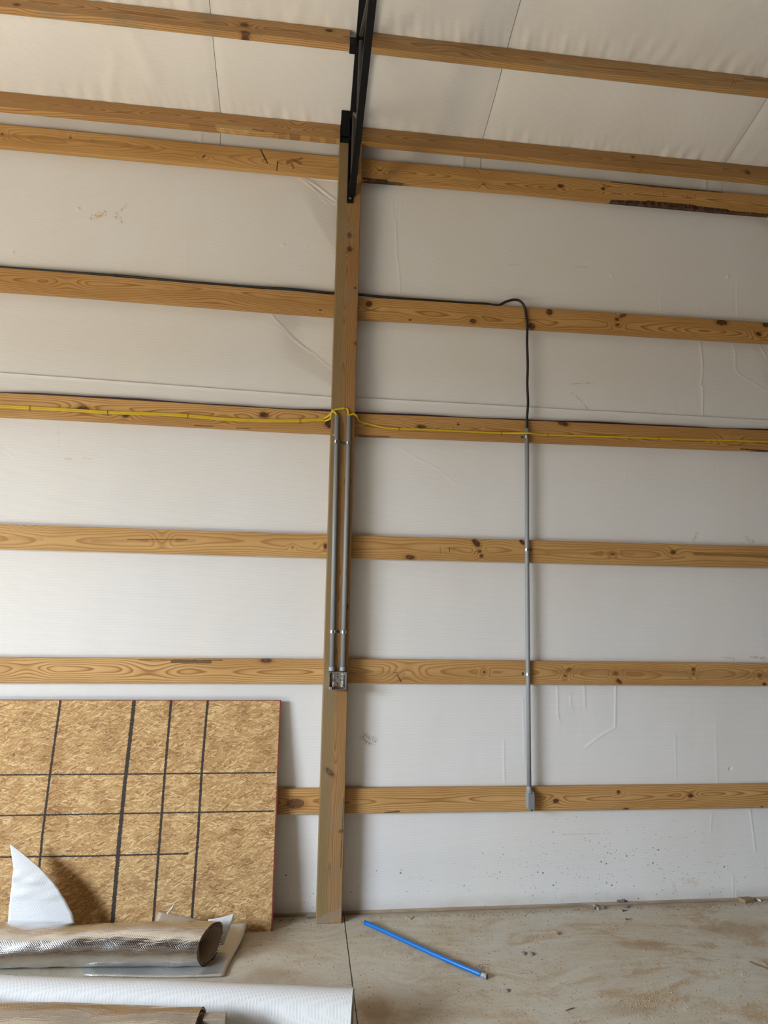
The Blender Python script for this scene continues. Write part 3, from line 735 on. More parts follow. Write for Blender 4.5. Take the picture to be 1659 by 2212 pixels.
purlin(XL, .1465, *P1, wood('pine_eave_left', pk(XL, P1, [(258, 233, 18, 6, 0, 0), (500, 257, 30, 6, 0, 0), (640, 272, 12, 4, 0, 0)]), 51.3, (.55, .325, .13), depth=.025, sp=.0075,
    marks=pm(XL, P1, [((410, 268), (470, 275), .010, (0.28, 0.14, 0.05), .6, .02), ((470, 272), (560, 280), .018, (0.62, 0.42, 0.2), .55, .03), ((548, 279), (570, 283), .009, (0.10, 0.045, 0.015), .55, .022), ((628, 290), (646, 293), .008, (0.10, 0.045, 0.015), .5, .022), ((590, 286), (618, 289), .006, (0.30, 0.15, 0.05), .7, .02), ((672, 296), (690, 298), .006, (0.26, 0.13, 0.05), .6, .02), ((705, 299), (725, 301), .005, (0.26, 0.13, 0.05), .6, .02)])),
    'roof board nearest the wall left of the black truss with torn lower edge')
purlin(.284, XR, *P1, wood('pine_eave_right', pk(.284, P1, [(880, 317, 4, 1.2, 0, .8), (1367, 339, 4, 3, 0, .8), (1385, 367, 6, 3, 0, .95), (1300, 361, 2, 2, 0, .9), (1615, 372, 6, 5, 0, .85)]), 55.8, (.50, .30, .115), depth=.03, sp=.009),
    'roof board nearest the wall right of the black truss')
purlin(XL, .166, *P2, wood('pine_upper_left', pk(XL, P2, [(36, 10, 7, 4, 0, .8), (528, 54, 10, 5, 0, .85), (530, 70, 10, 4, 0, .85), (711, 66, 8, 4, 0, .95)]), 61.2, (.56, .335, .14), depth=.04, sp=.009, grime=.55,
    marks=pm(XL, P2, [((505, 82), (535, 80), .016, (0.14, 0.045, 0.02), .9, .03)])),
    'upper roof board left of the black truss with a red edge knot', [(XL, -.012), (-1.9, -.012), (-1.3, -.004), (0, 0), (.2, 0)])
purlin(.284, XR, *P2, wood('pine_upper_right', pk(.284, P2, [(985, 110, 20, 5, 0, 0)]), 66.6, (.49, .30, .12), depth=.05, sp=.009, grime=.4,
    marks=pm(.284, P2, [((1525, 187), (1565, 190), .003, BARK, .9, .002), ((1584, 173), (1589, 184), .002, INK, .9, .001), ((1581, 184), (1582, 178), .002, INK, .85, .001), ((1610, 170), (1659, 175), .012, (0.16, 0.08, 0.02), .6, .015)])),
    'upper roof board right of the black truss with a thin dark split')

# ------------------------------------------------------------------ post
ZT = 4.649
PX0 = (PL + PR) / 2
def zk(px, py, a, b, ang, dk):
    p = A(px, py, -.07); k = .0027
    return (p.z, p.x - PX0, b * k, a * k, ang, dk)
bm = bmesh.new(); add_box(bm, (PL - PX0, -.0706, 0), (PR - PX0, .0385, ZT), .0035)
post = obj('timber_post', bm, wood('treated_post', [zk(755, 508, 5, 6, 0, .85), zk(755, 538, 6, 6, 0, .9), zk(768, 742, 3, 4, 0, .85), zk(767, 622, 3, 3, 0, .7), zk(712, 1668, 5, 11, .8, .85), zk(737, 1795, 5, 3, .3, .75), zk(765, 1090, 3, 4, 0, .8), zk(750, 1040, 6, 6, 0, .5), zk(747, 1310, 6, 5, 0, .6), zk(747, 1487, 4, 5, 0, .6)],
    71.5, (.385, .215, .085), (.205, .095, .030), depth=.05, sp=.0078, axis='Z', green=True, ring=.75, grime=.35,
    marks=[((.30, .058), (.68, .063), .0022, (0.05, 0.02, 0.008), .95, .003), ((.0, -.07), (.06, .07), .03, (0.30, 0.25, 0.19), .45, .05)]))
post.location = (PX0, 0, 0)
tag(post, 'square treated timber post standing on the floor and carrying the black truss', 'post')

# ------------------------------------------------------------------ steel truss
tr = empty('steel_truss', (.23, -.08, 4.26))
tag(tr, 'black painted steel roof truss bolted to the top of the timber post', 'truss')
BS = math.radians(11.5)
def slant(x0, x1, y, z, s, length, w_z, lip=True, th=.006):
    """angle iron running up-slope from (y, z): a flat leg x0..x1 and an upright leg at x0"""
    bm = bmesh.new(); d = Vector((0, -math.cos(s), math.sin(s))); nn = Vector((0, math.sin(s), math.cos(s)))
    def bx(xa, xb, na, nb):
        o = Vector((0, y, z)); vs = []
        for X in (xa, xb):
            for L in (0, length):
                for q in (na, nb):
                    vs.append(bm.verts.new(Vector((X, 0, 0)) + o + d * L + nn * q))
        for f in ((0, 1, 3, 2), (4, 6, 7, 5), (0, 4, 5, 1), (2, 3, 7, 6), (0, 2, 6, 4), (1, 5, 7, 3)):
            bm.faces.new([vs[i] for i in f])
    bx(x0, x1, 0, th); bx(x0, x0 + th, th, w_z)
    return bm
child(obj('bottom_chord', slant(.214, .2505, -.074, 4.295, BS, 5.5, .05), M_STEEL), tr)
child(obj('top_chord', slant(.203, .266, .03, ZR - .03 * TS - .062, RS, 5.6, .055), M_STEEL), tr)
bm = bmesh.new(); add_box(bm, (.200, -.0795, 4.252), (.2385, -.0712, 4.86), .001)
add_box(bm, (.200, -.108, 4.40), (.206, -.0712, 4.80), .001)
child(obj('heel_upright', bm, M_STEEL), tr)
bm = bmesh.new(); add_box(bm, (.1490, -.122, ZT + .0005), (.1550, .035, ZR - .01), .001)
add_box(bm, (.1490, -.122, ZT + .0005), (.204, -.114, 4.826), .001); add_box(bm, (.1490, -.122, ZT + .0005), (.2485, .035, ZT + .008), .001)
child(obj('seat_bracket', bm, M_STEEL), tr)
zp = P2[1] - .1397 * math.cos(RS); yp2 = P2[0] - .1397 * math.sin(RS)
for xa, xb, nm in ((.1655, .204, 'purlin_saddle'),):
    bm = bmesh.new()
    U = Vector((0, -math.cos(RS), math.sin(RS))); o = Vector((0, P2[0], P2[1])) - NRM * .1397
    def pl(na, nb, ua, ub):
        vs = [bm.verts.new(Vector((X, 0, 0)) + o + NRM * q + U * u) for X in (xa, xb) for u in (ua, ub) for q in (na, nb)]
        for f in ((0, 1, 3, 2), (4, 6, 7, 5), (0, 4, 5, 1), (2, 3, 7, 6), (0, 2, 6, 4), (1, 5, 7, 3)): bm.faces.new([vs[i] for i in f])
    pl(-.005, 0, -.045, .006); pl(-.005, .062, .002, .007); pl(-.005, .062, -.045, -.040)
    child(obj(nm, bm, M_STEEL), tr)
bm = bmesh.new()
for (ya, za, yb, zb) in ((-.10, 4.42, -.17, 4.78), (-.17, 4.78, -.62, 4.42), (-.55, 4.41, -.60, 4.90), (-.62, 4.92, -1.35, 4.57), (-1.35, 4.57, -1.40, 5.2)):
    add_tube(bm, [(.226, ya, za), (.226, yb, zb)], .011, 8)
child(obj('web_bars', bm, plain('grey_web_bar', (.035, .033, .03), .5)), tr)
p = A(757, 429, -.08)
bm = bmesh.new(); add_cyl(bm, (.2215, -.083, p.z), (0, 1, 0), .0085, .008, 6); add_cyl(bm, (.2215, -.087, p.z), (0, 1, 0), .004, .006, 10)
child(obj('bolt', bm, M_ZINC), tr)
bm = bmesh.new(); q = A(757, 329, -.08); add_cyl(bm, (.2300, -.084, q.z), (0, 1, 0), .008, .012, 6); child(obj('bolt', bm, M_ZINC), tr)

# ------------------------------------------------------------------ conduits, straps, boxes on the post
RC = .0133
YC = -.0706 - RC
def conduit_line(pts, y, r=RC):
    return [A(a, b, y) for a, b in pts]
def tag_loc(o, *a, **k): return tag(o, *a, **k)
def conduit(pts, y, label, adapter=False):
    P = conduit_line(pts, y)
    root = empty('conduit', P[-1]); tag(root, label, 'conduit', 'grey plastic conduits')
    bm = bmesh.new(); add_pipe(bm, P, RC, RC * .8, 20, .04)
    child(obj('pipe', bm, M_PVC, None, True), root)
    for pl in root.children[0].data.polygons: pl.use_smooth = len(pl.vertices) == 4
    if adapter:
        e = P[-1]; bm = bmesh.new()
        add_tube(bm, [e + Vector((0, 0, .0225)), e + Vector((0, 0, .021)), e + Vector((0, 0, .002)), e], .0163, 24)
        child(obj('adapter', bm, plain('pale_grey_adapter', (.36, .37, .39), .4)), root)
    return root, P
c1, p1 = conduit([(728.0, 898), (722.2, 1170), (716.4, 1449)], YC, 'left one of two grey conduits on the timber post', True)
c2, p2 = conduit([(754.0, 899), (747.2, 1170), (740.0, 1449)], YC, 'right one of two grey conduits on the timber post', True)
YC3 = -RC - .001
c3, p3 = conduit([(1138.2, 926), (1138.4, 1188), (1140.6, 1456), (1143.0, 1706)], YC3, 'long single grey conduit crossing the wall boards right of the post')

def strap(px, py, y_wall, cx, side, label):
    """one-hole strap: half loop over the pipe and a flat ear with a screw"""
    z = A(px, py, y_wall - RC).z
    root = empty('conduit_strap', (cx, y_wall, z)); tag(root, label, 'pipe strap', 'metal one-hole pipe straps')
    bm = bmesh.new(); hw = .0085; r0, r1 = RC + .0004, RC + .0022
    yc = y_wall - RC - .0006
    prof = []
    for a in np.linspace(0, 180, 15):
        prof.append((math.cos(math.radians(a)), -math.sin(math.radians(a))))
    inn = [(side * RC + 0, 0)]
    def ring(r): return [(cx + side * c * r, yc + s * r) for c, s in prof]
    outer = ring(r1); inner = ring(r0)
    outer = [(cx + side * .036, y_wall - .0024), (cx + side * (r1 + .0015), y_wall - .0024)] + outer + [(cx - side * r1, y_wall - .0006)]
    inner = [(cx + side * .036, y_wall - .0006), (cx + side * (r0 + .0015), y_wall - .0006)] + inner + [(cx - side * r0, y_wall - .0006)]
    A0 = [[bm.verts.new((X, Y, z + s)) for X, Y in L] for s in (-hw, hw) for L in (outer, inner)]
    o0, i0, o1, i1 = A0
    for k in range(len(outer) - 1):
        bm.faces.new((o0[k], o0[k + 1], o1[k + 1], o1[k])); bm.faces.new((i0[k], i1[k], i1[k + 1], i0[k + 1]))
        bm.faces.new((o0[k], i0[k], i0[k + 1], o0[k + 1])); bm.faces.new((o1[k], o1[k + 1], i1[k + 1], i1[k]))
    bm.faces.new((o0[0], o1[0], i1[0], i0[0])); bm.faces.new((o0[-1], i0[-1], i1[-1], o1[-1]))
    band_ = child(obj('band', bm, M_ZINC), root)
    bm = bmesh.new(); sx = cx + side * .0265
    add_cyl(bm, (sx, y_wall - .004, z), (0, 1, 0), .0056, .0035, 12); add_cyl(bm, (sx, y_wall - .006, z), (0, 1, 0), .0022, .001, 6)
    child(obj('screw', bm, M_DSCREW), band_)
    return root
def xat(P, z):
    for a, b in zip(P, P[1:]):
        if (a.z - z) * (b.z - z) <= 0: return a.x + (b.x - a.x) * (z - a.z) / (b.z - a.z)
    return P[-1].x
def strap_on(P, px, py, yw, side, label):
    z = A(px, py, yw - RC).z; return strap(px, py, yw, xat(P, z), side, label)
YP = -.0706
strap_on(p1, 727, 954.5, YP, 1, 'upper metal strap on the left conduit of the post')
strap_on(p2, 752, 957, YP, -1, 'upper metal strap on the right conduit of the post')
strap_on(p1, 718, 1364, YP, 1, 'lower metal strap on the left conduit of the post')
strap_on(p2, 742, 1365, YP, -1, 'lower metal strap on the right conduit of the post')
strap_on(p3, 1138, 944, 0, -1, 'metal strap just under the yellow cable on the single right conduit')
strap_on(p3, 1138, 1188, 0, 1, 'middle metal strap on the single right conduit, its ear turned right')
strap_on(p3, 1140, 1456, 0, -1, 'lowest metal strap on the single right conduit')

# square junction box, open
bl = A(709.3, 1488, YP); tr_ = A(748.3, 1450, YP)
bx0, bx1, bz0, bz1 = bl.x + .002, tr_.x, bl.z, tr_.z
root = empty('junction_box', ((bx0 + bx1) / 2, YP, bz0)); tag(root, 'open square steel junction box below the two conduits on the post', 'electrical box')
bm = bmesh.new(); t = .0022; yb = YP - .0005; yf = YP - .038
add_box(bm, (bx0, yb - t, bz0), (bx1, yb, bz1))
add_box(bm, (bx0, yf, bz0), (bx0 + t, yb, bz1)); add_box(bm, (bx1 - t, yf, bz0), (bx1, yb, bz1))
add_box(bm, (bx0, yf, bz0), (bx1, yb, bz0 + t)); add_box(bm, (bx0, yf, bz1 - t), (bx1, yb, bz1))
child(obj('box_body', bm, M_GALV), root)
bm = bmesh.new()
for (ex, ez, sx, sz) in ((bx0, bz0, 1, 1), (bx1, bz1, -1, -1)):
    xa, xb = sorted((ex + sx * t, ex + sx * .017)); za, zb = sorted((ez + sz * t, ez + sz * .017))
    bm = bmesh.new(); add_box(bm, (xa, yf, za), (xb, yf + .002, zb), .0006)
    child(obj('cover_ear', bm, M_ZINC), root)
cxb, czb = (bx0 + bx1) / 2, (bz0 + bz1) / 2
bm = bmesh.new()
for dx, dz, r in ((0, .034, .0034), (0, .020, .0040), (-.019, 0, .0034), (.019, 0, .0036), (0, -.020, .0042), (-.03, .03, .003), (.03, -.03, .003)):
    bm = bmesh.new(); add_cyl(bm, (cxb + dx, yb - t - .0003, czb + dz), (0, 1, 0), r, .0006, 14)
    child(obj('screw_hole', bm, M_DARKHOLE), root)
bm = bmesh.new()
for k in range(28):
    a0, a1 = 2 * math.pi * k / 28, 2 * math.pi * (k + 1) / 28
    add_tube(bm, [(cxb + .0125 * math.cos(a0), yb - t - .0003, czb + .0125 * math.sin(a0)), (cxb + .0125 * math.cos(a1), yb - t - .0003, czb + .0125 * math.sin(a1))], .0006, 5)
child(obj('knockout_ring', bm, plain('knockout_shadow', (.12, .12, .12), .6, .6)), root)
def wires(x, sgn, label):
    rt = empty('cable_wires', (x, yb - .012, bz0 + .012)); tag(rt, label, 'wires')
    r = random.Random(int(x * 1000))
    for nm, mat, off, q in (('black_wire', M_BLACK, -.007, .0017), ('white_wire', M_WWHITE, .003, .0017), ('copper_wire', M_COPPER, .008, .0011), ('black_wire', M_BLACK, -.012, .0017)) if sgn < 0 else (('black_wire', M_BLACK, .008, .0017), ('white_wire', M_WWHITE, -.004, .0017), ('white_wire', M_WWHITE, .001, .0017), ('copper_wire', M_COPPER, -.008, .0011), ('black_wire', M_BLACK, .012, .0017)):
        pts = [(x + off * .3, yb - .017, bz1 - .004)]
        for i in range(1, 6):
            pts.append((x + off + r.uniform(-.004, .004), yb - .012 - r.uniform(0, .016), bz1 - .004 - i * .0155))
        pts.append((x + off + r.uniform(-.006, .006), yb - .022, bz0 + .016))
        pts.append((x + off * .2 + r.uniform(-.008, .008), yb - .026, bz0 + .040))
        bm = bmesh.new(); add_tube(bm, catmull(pts, 6), q, 7); child(obj(nm, bm, mat, None, True), rt)
    if sgn < 0:
        bm = bmesh.new(); add_tube(bm, catmull([(x, yb - .01, bz0 + .012), (x + .02, yb - .012, bz0 + .013), (x + .036, yb - .012, bz0 + .017), (x + .044, yb - .014, bz0 + .025)], 6), .0017, 7)
        child(obj('red_wire', bm, M_RED, None, True), rt)
    return rt
wires(bx0 + .019, -1, 'black and white wire ends folded in the left side of the junction box')
wires(bx1 - .023, 1, 'white and copper wire ends folded in the right side of the junction box')

# elbow fitting at the foot of the right conduit
e = p3[-1]; top = A(1145, 1708, -.03).z; bot = A(1145, 1752.5, -.045).z
root = empty('conduit_elbow', (e.x, 0, bot)); tag(root, 'grey plastic conduit elbow fitting with oval cover on the lowest wall board', 'conduit fitting')
def stadium(cx, y0, y1, z0, z1, r, bm, n=12, top_scale=1.0):
    pts = []
    for k in range(n + 1): a = math.pi * k / n; pts.append((cx + r * math.cos(a), z1 - r + r * math.sin(a)))
    for k in range(n + 1): a = math.pi + math.pi * k / n; pts.append((cx + r * math.cos(a), z0 + r + r * math.sin(a)))
    a = [bm.verts.new((x, y0, z)) for x, z in pts]; b = [bm.verts.new((cx + (x - cx) * top_scale, y1, z)) for x, z in pts]
    m = len(pts)
    for k in range(m): bm.faces.new((a[k], a[(k + 1) % m], b[(k + 1) % m], b[k]))
    bm.faces.new(a[::-1]); bm.faces.new(b)
xe = e.x + .003
bm = bmesh.new(); stadium(xe, 0, -.044, bot, top, .0200, bm); child(obj('body', bm, M_PVC), root)
bm = bmesh.new(); add_tube(bm, [(e.x, YC3 - .002, top - .004), (e.x, YC3 - .001, top + .014), (e.x, YC3, top + .0145)], .0165, 24); child(obj('hub', bm, M_PVC, None, False), root)
bm = bmesh.new(); stadium(xe, -.0442, -.0458, bot + .0006, top - .0006, .0192, bm); child(obj('gasket', bm, M_BLACK), root)
bm = bmesh.new(); stadium(xe, -.0458, -.0500, bot, top, .0195, bm, 12, .93); cover_ = child(obj('cover', bm, M_PVC_COVER), root)
for zz in (top - .009, bot + .009):
    bm = bmesh.new(); add_cyl(bm, (xe + .002, -.0506, zz), (0, 1, 0), .0042, .0016, 14); child(obj('cover_screw', bm, M_BLACK), cover_)

# ------------------------------------------------------------------ cables
def cable(name, pts, r, mat, label, cat='cable', group=None, flat=1.0, up=Vector((0, 1, 0)), n=10, sub=8):
    bm = bmesh.new(); add_tube(bm, catmull(pts, sub), r, n, True, flat, up)
    return tag(obj(name, bm, mat, None, True), label, cat, group)
# thick black cable along the upper board, over the hump and down into the conduit
zt6 = lambda x: float(np.interp(x, [q[0] for q in GT['G6'][0]] + [q[0] for q in GT['G6'][1]], [q[1] for q in GT['G6'][0]] + [q[1] for q in GT['G6'][1]]))
pts = []
for x, dz in ((-4.2, .009), (-2.5, .011), (-1.83, .008), (-1.4, .008), (-1.1, .013), (-.9, .008), (-.6, .010), (-.35, .010), (-.15, .015), (0.0, .014), (.12, .013), (.215, .022), (.31, .021), (.40, .014), (.55, .008), (.75, .009), (.95, .008), (1.10, .008)):
    pts.append((x, .010 + .004 * math.sin(x * 9), zt6(x) + dz))
for px, py, y in ((1075, 659.5, .004), (1092, 652, -.004), (1110, 647.5, -.010), (1124, 651, -.013), (1133.5, 664, -.013), (1137, 684, -.012), (1139, 705, -.012), (1138.5, 740, -.006), (1140, 790, -.006), (1139, 830, -.008), (1140.5, 870, -.010), (1138.3, 905, -.013), (1138.2, 930, -.0143), (1138.2, 960, -.0143)):
    pts.append(A(px, py, y))
cable('power_cable', pts, .0082, M_BLACK, 'thick black cable along the upper wall board dropping into the right conduit')
zt5 = lambda x: float(np.interp(x, [q[0] for q in GT['G5'][0]] + [q[0] for q in GT['G5'][1]], [q[1] for q in GT['G5'][0]] + [q[1] for q in GT['G5'][1]]))
pts = [(x, .012, zt5(x) + .0035 + .003 * math.sin(x * 4.1) + .0015 * math.sin(x * 11)) for x in np.arange(-4.2, 4.9, .14)]
cable('thin_cable', pts, .0068, M_MAROON, 'thin dark maroon cable lying on top of the board with yellow cables')
# yellow flat cables
def ypts(lst, y): return [A(px, py, y) for px, py in lst]
left = [(-150, 866), (-60, 871), (0, 875.6), (64, 879.5), (150, 884), (232, 889.3), (330, 892.5), (405, 896.5), (480, 903.5), (560, 907), (640, 907.2), (690, 905.0)]
YW = -.0062
pa = ypts(left, YW) + [A(703, 902.5, -.011), A(712, 896, -.035), A(716.3, 891, -.058), A(718.5, 888.8, -.078), A(722, 889.6, -.081), A(725.6, 893.5, YC), A(727.5, 900, YC), A(727.2, 925, YC)]
cable('yellow_cable', pa, .0062, M_YEL, 'yellow cable from the left bending into the left conduit on the post', flat=.62, group='yellow electrical cables')
pb = [p + Vector((0, -.0005, -.0085)) for p in ypts(left, YW)] + [A(704, 908.5, -.013), A(713.5, 903.5, -.035), A(716.5, 893, -.062), A(718.2, 887.5, -.074), A(722, 885.2, -.0755), A(734, 883.2, -.0752), A(745, 882, -.0752), A(750.3, 884, -.0755), A(752.4, 889, -.078), A(752.8, 899, YC), A(752.6, 925, YC)]
cable('yellow_cable', pb, .0062, M_YEL, 'yellow cable from the left crossing the post into the right conduit', flat=.62, group='yellow electrical cables')
pc = [A(755.3, 925, YC), A(755.3, 899.5, YC), A(759, 895.8, YC), A(763.5, 894.4, -.080), A(768, 896.3, -.077), A(771.5, 900, -.070), A(772.6, 904, -.045), A(774.5, 908, -.02), A(780, 911.2, -.008)] + \
     ypts([(800, 917), (830, 923.5), (862, 926), (930, 928.5), (1000, 932), (1082, 935.5)], YW) + [A(1112, 935.8, -.018), A(1128, 935.8, -.031), A(1139, 935.6, -.0345), A(1150, 936.4, -.031), A(1165, 938, -.016)] + \
     ypts([(1185, 939.5), (1300, 943), (1425, 947), (1500, 949.5), (1580, 951.5), (1640, 954), (1720, 957), (1900, 963)], YW)
cable('yellow_cable', pc, .0060, M_YEL, 'yellow cable from the right conduit on the post running along the right board', flat=.62, group='yellow electrical cables')
def staple(px, py, y, label, h=.013, group='wire staples over the cables', vertical=True, d=.012):
    p = A(px, py, y); bm = bmesh.new()
    u = Vector((0, 0, 1)) if vertical else Vector((1, 0, 0))
    a, b = p + u * h, p - u * h; back = Vector((0, d, 0))
    add_tube(bm, [a + back, a, b, b + back], .0014, 6)
    return tag(obj('cable_staple', bm, M_STAPLE), label, 'staple', group)
for i, (px, py, d_) in enumerate(((64, 881, 'leftmost'), (232, 891, 'second from the left'), (405, 898.5, 'third from the left'), (648, 909.5, 'fourth from the left'), (700, 907, 'nearest the post'))):
    staple(px, py, -.0125, 'rusty staple over two yellow cables left of the post, ' + d_, .0135 if i < 4 else .006)
for px, py, d_ in ((862, 926, 'nearest the post'), (1083, 935.5, 'just left of the single conduit'), (1184, 939.5, 'just right of the single conduit'), (1424.5, 947, 'farthest right')):
    staple(px, py, -.0108, 'rusty staple over the yellow cable on the right board, ' + d_, .009)
staple(745, 882, -.0795, 'rusty staple holding the yellow cable on the post front', .008, d=.009)
staple(1138.8, 687, -.0215, 'small staple holding the black cable where it drops', .0095, vertical=False, d=.0215)
for px, d_ in ((248, 'leftmost'), (507, 'second from the left')):
    p = A(px, 0, 0); x = A(px, 600 + px * .07, 0).x; bm = bmesh.new(); z = zt6(x)
    add_tube(bm, [(x, .002, z + .001), (x, .0, z + .021), (x, .022, z + .021), (x, .022, z + .001)], .0014, 6)
    tag(obj('cable_staple', bm, M_STAPLE), 'small staple over the black cable on the upper left board, ' + d_, 'staple', 'wire staples over the cables')
bm = bmesh.new(); a, b = A(719.5, 939, YP - .003), A(727.5, 941.5, YC - .014)
add_tube(bm, [a, a.lerp(b, .4), b], .0055, 6, True, .4, Vector((0, 1, 0)), .002)
tag(obj('wood_splinter', bm, M_CHIP), 'small pale splinter sticking out of the left post edge', 'splinter')

# ------------------------------------------------------------------ strand board leaning on the wall
OT = .0115
bxr = -.1025; hgt = 1.2195; wid = 2.44
rootz = Vector((bxr, -.1285, 0))
lean = math.asin((.1285 - .003) / hgt) * .99
def osb_xy(px, py):                    # photo point on the panel face -> panel coordinates
    n_ = Vector((0, -math.cos(lean), math.sin(lean))); cam0 = Vector((0, -DW, HC)); d = ray(px, py)
    t_ = (rootz - cam0).dot(n_) / d.dot(n_); p = cam0 + d * t_ - rootz
    return (p.x, p.y * math.sin(lean) + p.z * math.cos(lean))
L = []
for pts, w in (([(131, 1512), (107, 1680), (92, 1800), (84, 1885)], .0062), ([(290, 1512), (285, 1560), (270, 1690), (259, 1800), (243, 1992)], .0108), ([(370, 1512), (357, 1660), (346, 1800), (331, 1992)], .0068), ([(449, 1512), (436, 1660), (428, 1800), (414, 1988)], .0070),
               ([(-60, 1676), (0, 1674), (300, 1672), (593, 1669)], .0040), ([(-60, 1764), (0, 1762), (300, 1757), (591, 1752)], .0040), ([(-60, 1853), (0, 1851.5), (200, 1849), (404, 1844)], .0042), ([(398, 1844), (405, 1843.6)], .0056)):
    q = [osb_xy(*p) for p in pts]; L += [(a, b, w) for a, b in zip(q, q[1:])]
root = empty('strand_board', rootz); tag(root, 'big oriented strand board panel with black grid lines leaning against the wall', 'wood panel')
bm = bmesh.new(); add_box(bm, (-wid, 0, 0), (0, OT, hgt), .001)
o = obj('panel', bm, osb_material(L)); o.parent = root
bm = bmesh.new(); add_box(bm, (-wid, .0003, hgt), (.0070, OT, hgt + .0032)); add_box(bm, (0, .0003, 0), (.0070, OT, hgt))
o = obj('painted_edge', bm, M_REDEDGE); o.parent = root; o['label'] = 'dark red painted edge'
root.rotation_euler = (-lean, 0, 0)

# ------------------------------------------------------------------ insulation rolls and scraps
def roll(name, a, b, r, mat, label, turns=None, skew=0.0, squash=1.0, wob=.004, n=64, m=60, wrinkle=0.0, inner_mat=None, wall=.055, closed=False, seed=1, group=None):
    """rolled sheet: spiral sleeve from a to b (axis ends), right end skewed; hollow with wound layers"""
    a, b = Vector(a), Vector(b); ax = (b - a); Ln = ax.length; ax.normalize()
    side = Vector((0, 0, 1)).cross(ax).normalized() * -1     # towards -Y when axis ~ +X
    up = Vector((0, 0, 1))
    root = empty(name, (a + b) / 2 - Vector((0, 0, r))); tag(root, label, 'insulation roll', group)
    rg = np.random.default_rng(seed)
    ph = rg.uniform(0, 6.28, 8); fr = rg.uniform(1, 5, 8)
    def surf(u, th, rad):
        w = wob * (math.sin(fr[0] * u * 3 + 2 * th + ph[0]) + .6 * math.sin(fr[1] * u * 5 + 3 * th + ph[1])) + wrinkle * math.sin(fr[2] * u * 14 + 5 * th + ph[2]) * math.sin(th * 2 + u * 9 + ph[3])
        rr = rad + w
        off = -side * (rr * math.cos(th)) + up * (rr * math.sin(th) * squash)
        off.z = max(off.z, -r * squash)
        endx = skew * (rr * math.cos(th)) if u > .5 else 0.0
        return a + ax * (u * Ln + (endx * min(1, (u - .5) * 2) if u > .5 else 0)) + off
    bm = bmesh.new(); rings = []
    for i in range(m + 1):
        u = i / m; rings.append([bm.verts.new(surf(u, 2 * math.pi * k / n, r)) for k in range(n)])
    for p, q in zip(rings, rings[1:]):
        for k in range(n): bm.faces.new((p[k], p[(k + 1) % n], q[(k + 1) % n], q[k]))
    bm.faces.new(rings[0][::-1])
    child(obj('outer_wrap', bm, mat, None, True), root)
    # wound end: spiral band stepping inwards
    bm = bmesh.new(); T_ = turns or 3; K = int(T_ * 40); vs = []
    for k in range(K + 1):
        th = 2 * math.pi * k / 40; rad = r - .001 - (r * wall * 2) * (k / K) * T_
        rad2 = rad - r * wall * .75
        if rad2 < .012: break
        dep = .0 + .010 * (k / K) + .004 * math.sin(k * .9)
        E0 = surf(1.0, th, rad) - ax * dep; E1 = surf(1.0, th, rad2) - ax * dep
        D0 = E0 - ax * .6; D1 = E1 - ax * .6
        vs.append([bm.verts.new(q) for q in (E0, E1, D1, D0)])
    for p, q in zip(vs, vs[1:]):
        for k in range(4): bm.faces.new((p[k], p[(k + 1) % 4], q[(k + 1) % 4], q[k]))
    bm.faces.new(vs[0]); bm.faces.new(vs[-1][::-1])
    child(obj('wound_layers', bm, inner_mat or mat), root)
    return root
M_INNER = film_material('dusty_inner_film', base=(0.36, 0.27, 0.19))
roll('foil_insulation_roll', (-2.3, -.325, .1030), (-.392, -.433, .1000), .0935, M_FOIL, 'silver foil bubble insulation roll lying in front of the strand board', turns=2.4, skew=.50, wob=.0030, wrinkle=.0016, inner_mat=M_INNER, seed=4, m=110, wall=.05)
roll('white_insulation_roll', (-2.3, -.738, .1105), (.268, -1.103, .1105), .110, M_ROLL, 'long white bubble insulation roll lying across the lower left foreground', turns=3, wob=.0016, wrinkle=.0012, seed=8, m=110)
roll('foil_insulation_roll', (-2.2, -.995, .131), (-.335, -1.262, .1295), .1285, M_FOIL_DULL, 'dusty foil insulation roll at the bottom edge in front of the white roll', turns=2, skew=.0, wob=.0045, wrinkle=.003, inner_mat=M_INNER, seed=21, m=90)

def sheet(name, rows, mat, label, th=.006, cat='insulation sheet', sub=6, parent=None):
    """quad patch through rows of points (list of lists), smoothed"""
    R_ = [catmull(r_, sub) for r_ in rows]
    cols = [catmull([r_[i] for r_ in R_], sub) for i in range(len(R_[0]))]
    bm = bmesh.new(); V = [[bm.verts.new(p) for p in c] for c in cols]
    for p, q in zip(V, V[1:]):
        for k in range(len(p) - 1): bm.faces.new((p[k], p[k + 1], q[k + 1], q[k]))
    o = obj(name, bm, mat, parent, True)
    mo = o.modifiers.new('thickness', 'SOLIDIFY'); mo.thickness = th; mo.offset = 0
    if label: tag(o, label, cat)
    return o
# dusty foil sheet on the floor under the foil roll, right edge curling
M_SHEET = foil_material('dusty_striped_foil', (0.56, 0.545, 0.50)); M_SHEET.node_tree.nodes['Principled BSDF'].inputs['Metallic'].default_value = .55
def ff(px, py, z): return F(px, py, z)
sheet('foil_insulation_sheet', [[ff(180, 2107, .006), ff(330, 2111, .006), ff(420, 2110, .007), ff(484, 2108, .008)],
                                [ff(180, 2085, .004), ff(330, 2085, .004), ff(430, 2085, .005), ff(498, 2076, .010)],
                                [ff(180, 2050, .004), ff(330, 2050, .004), ff(440, 2048, .006), ff(517, 2040, .028)],
                                [ff(180, 2020, .004), ff(330, 2020, .004), ff(450, 2014, .016), ff(528, 2014, .046)],
                                [ff(180, 2010, .008), ff(330, 2010, .008), ff(455, 1999, .040), ff(535, 1993, .070)]], M_SHEET,
      'flat dusty foil insulation sheet on the floor under the foil roll', .006)
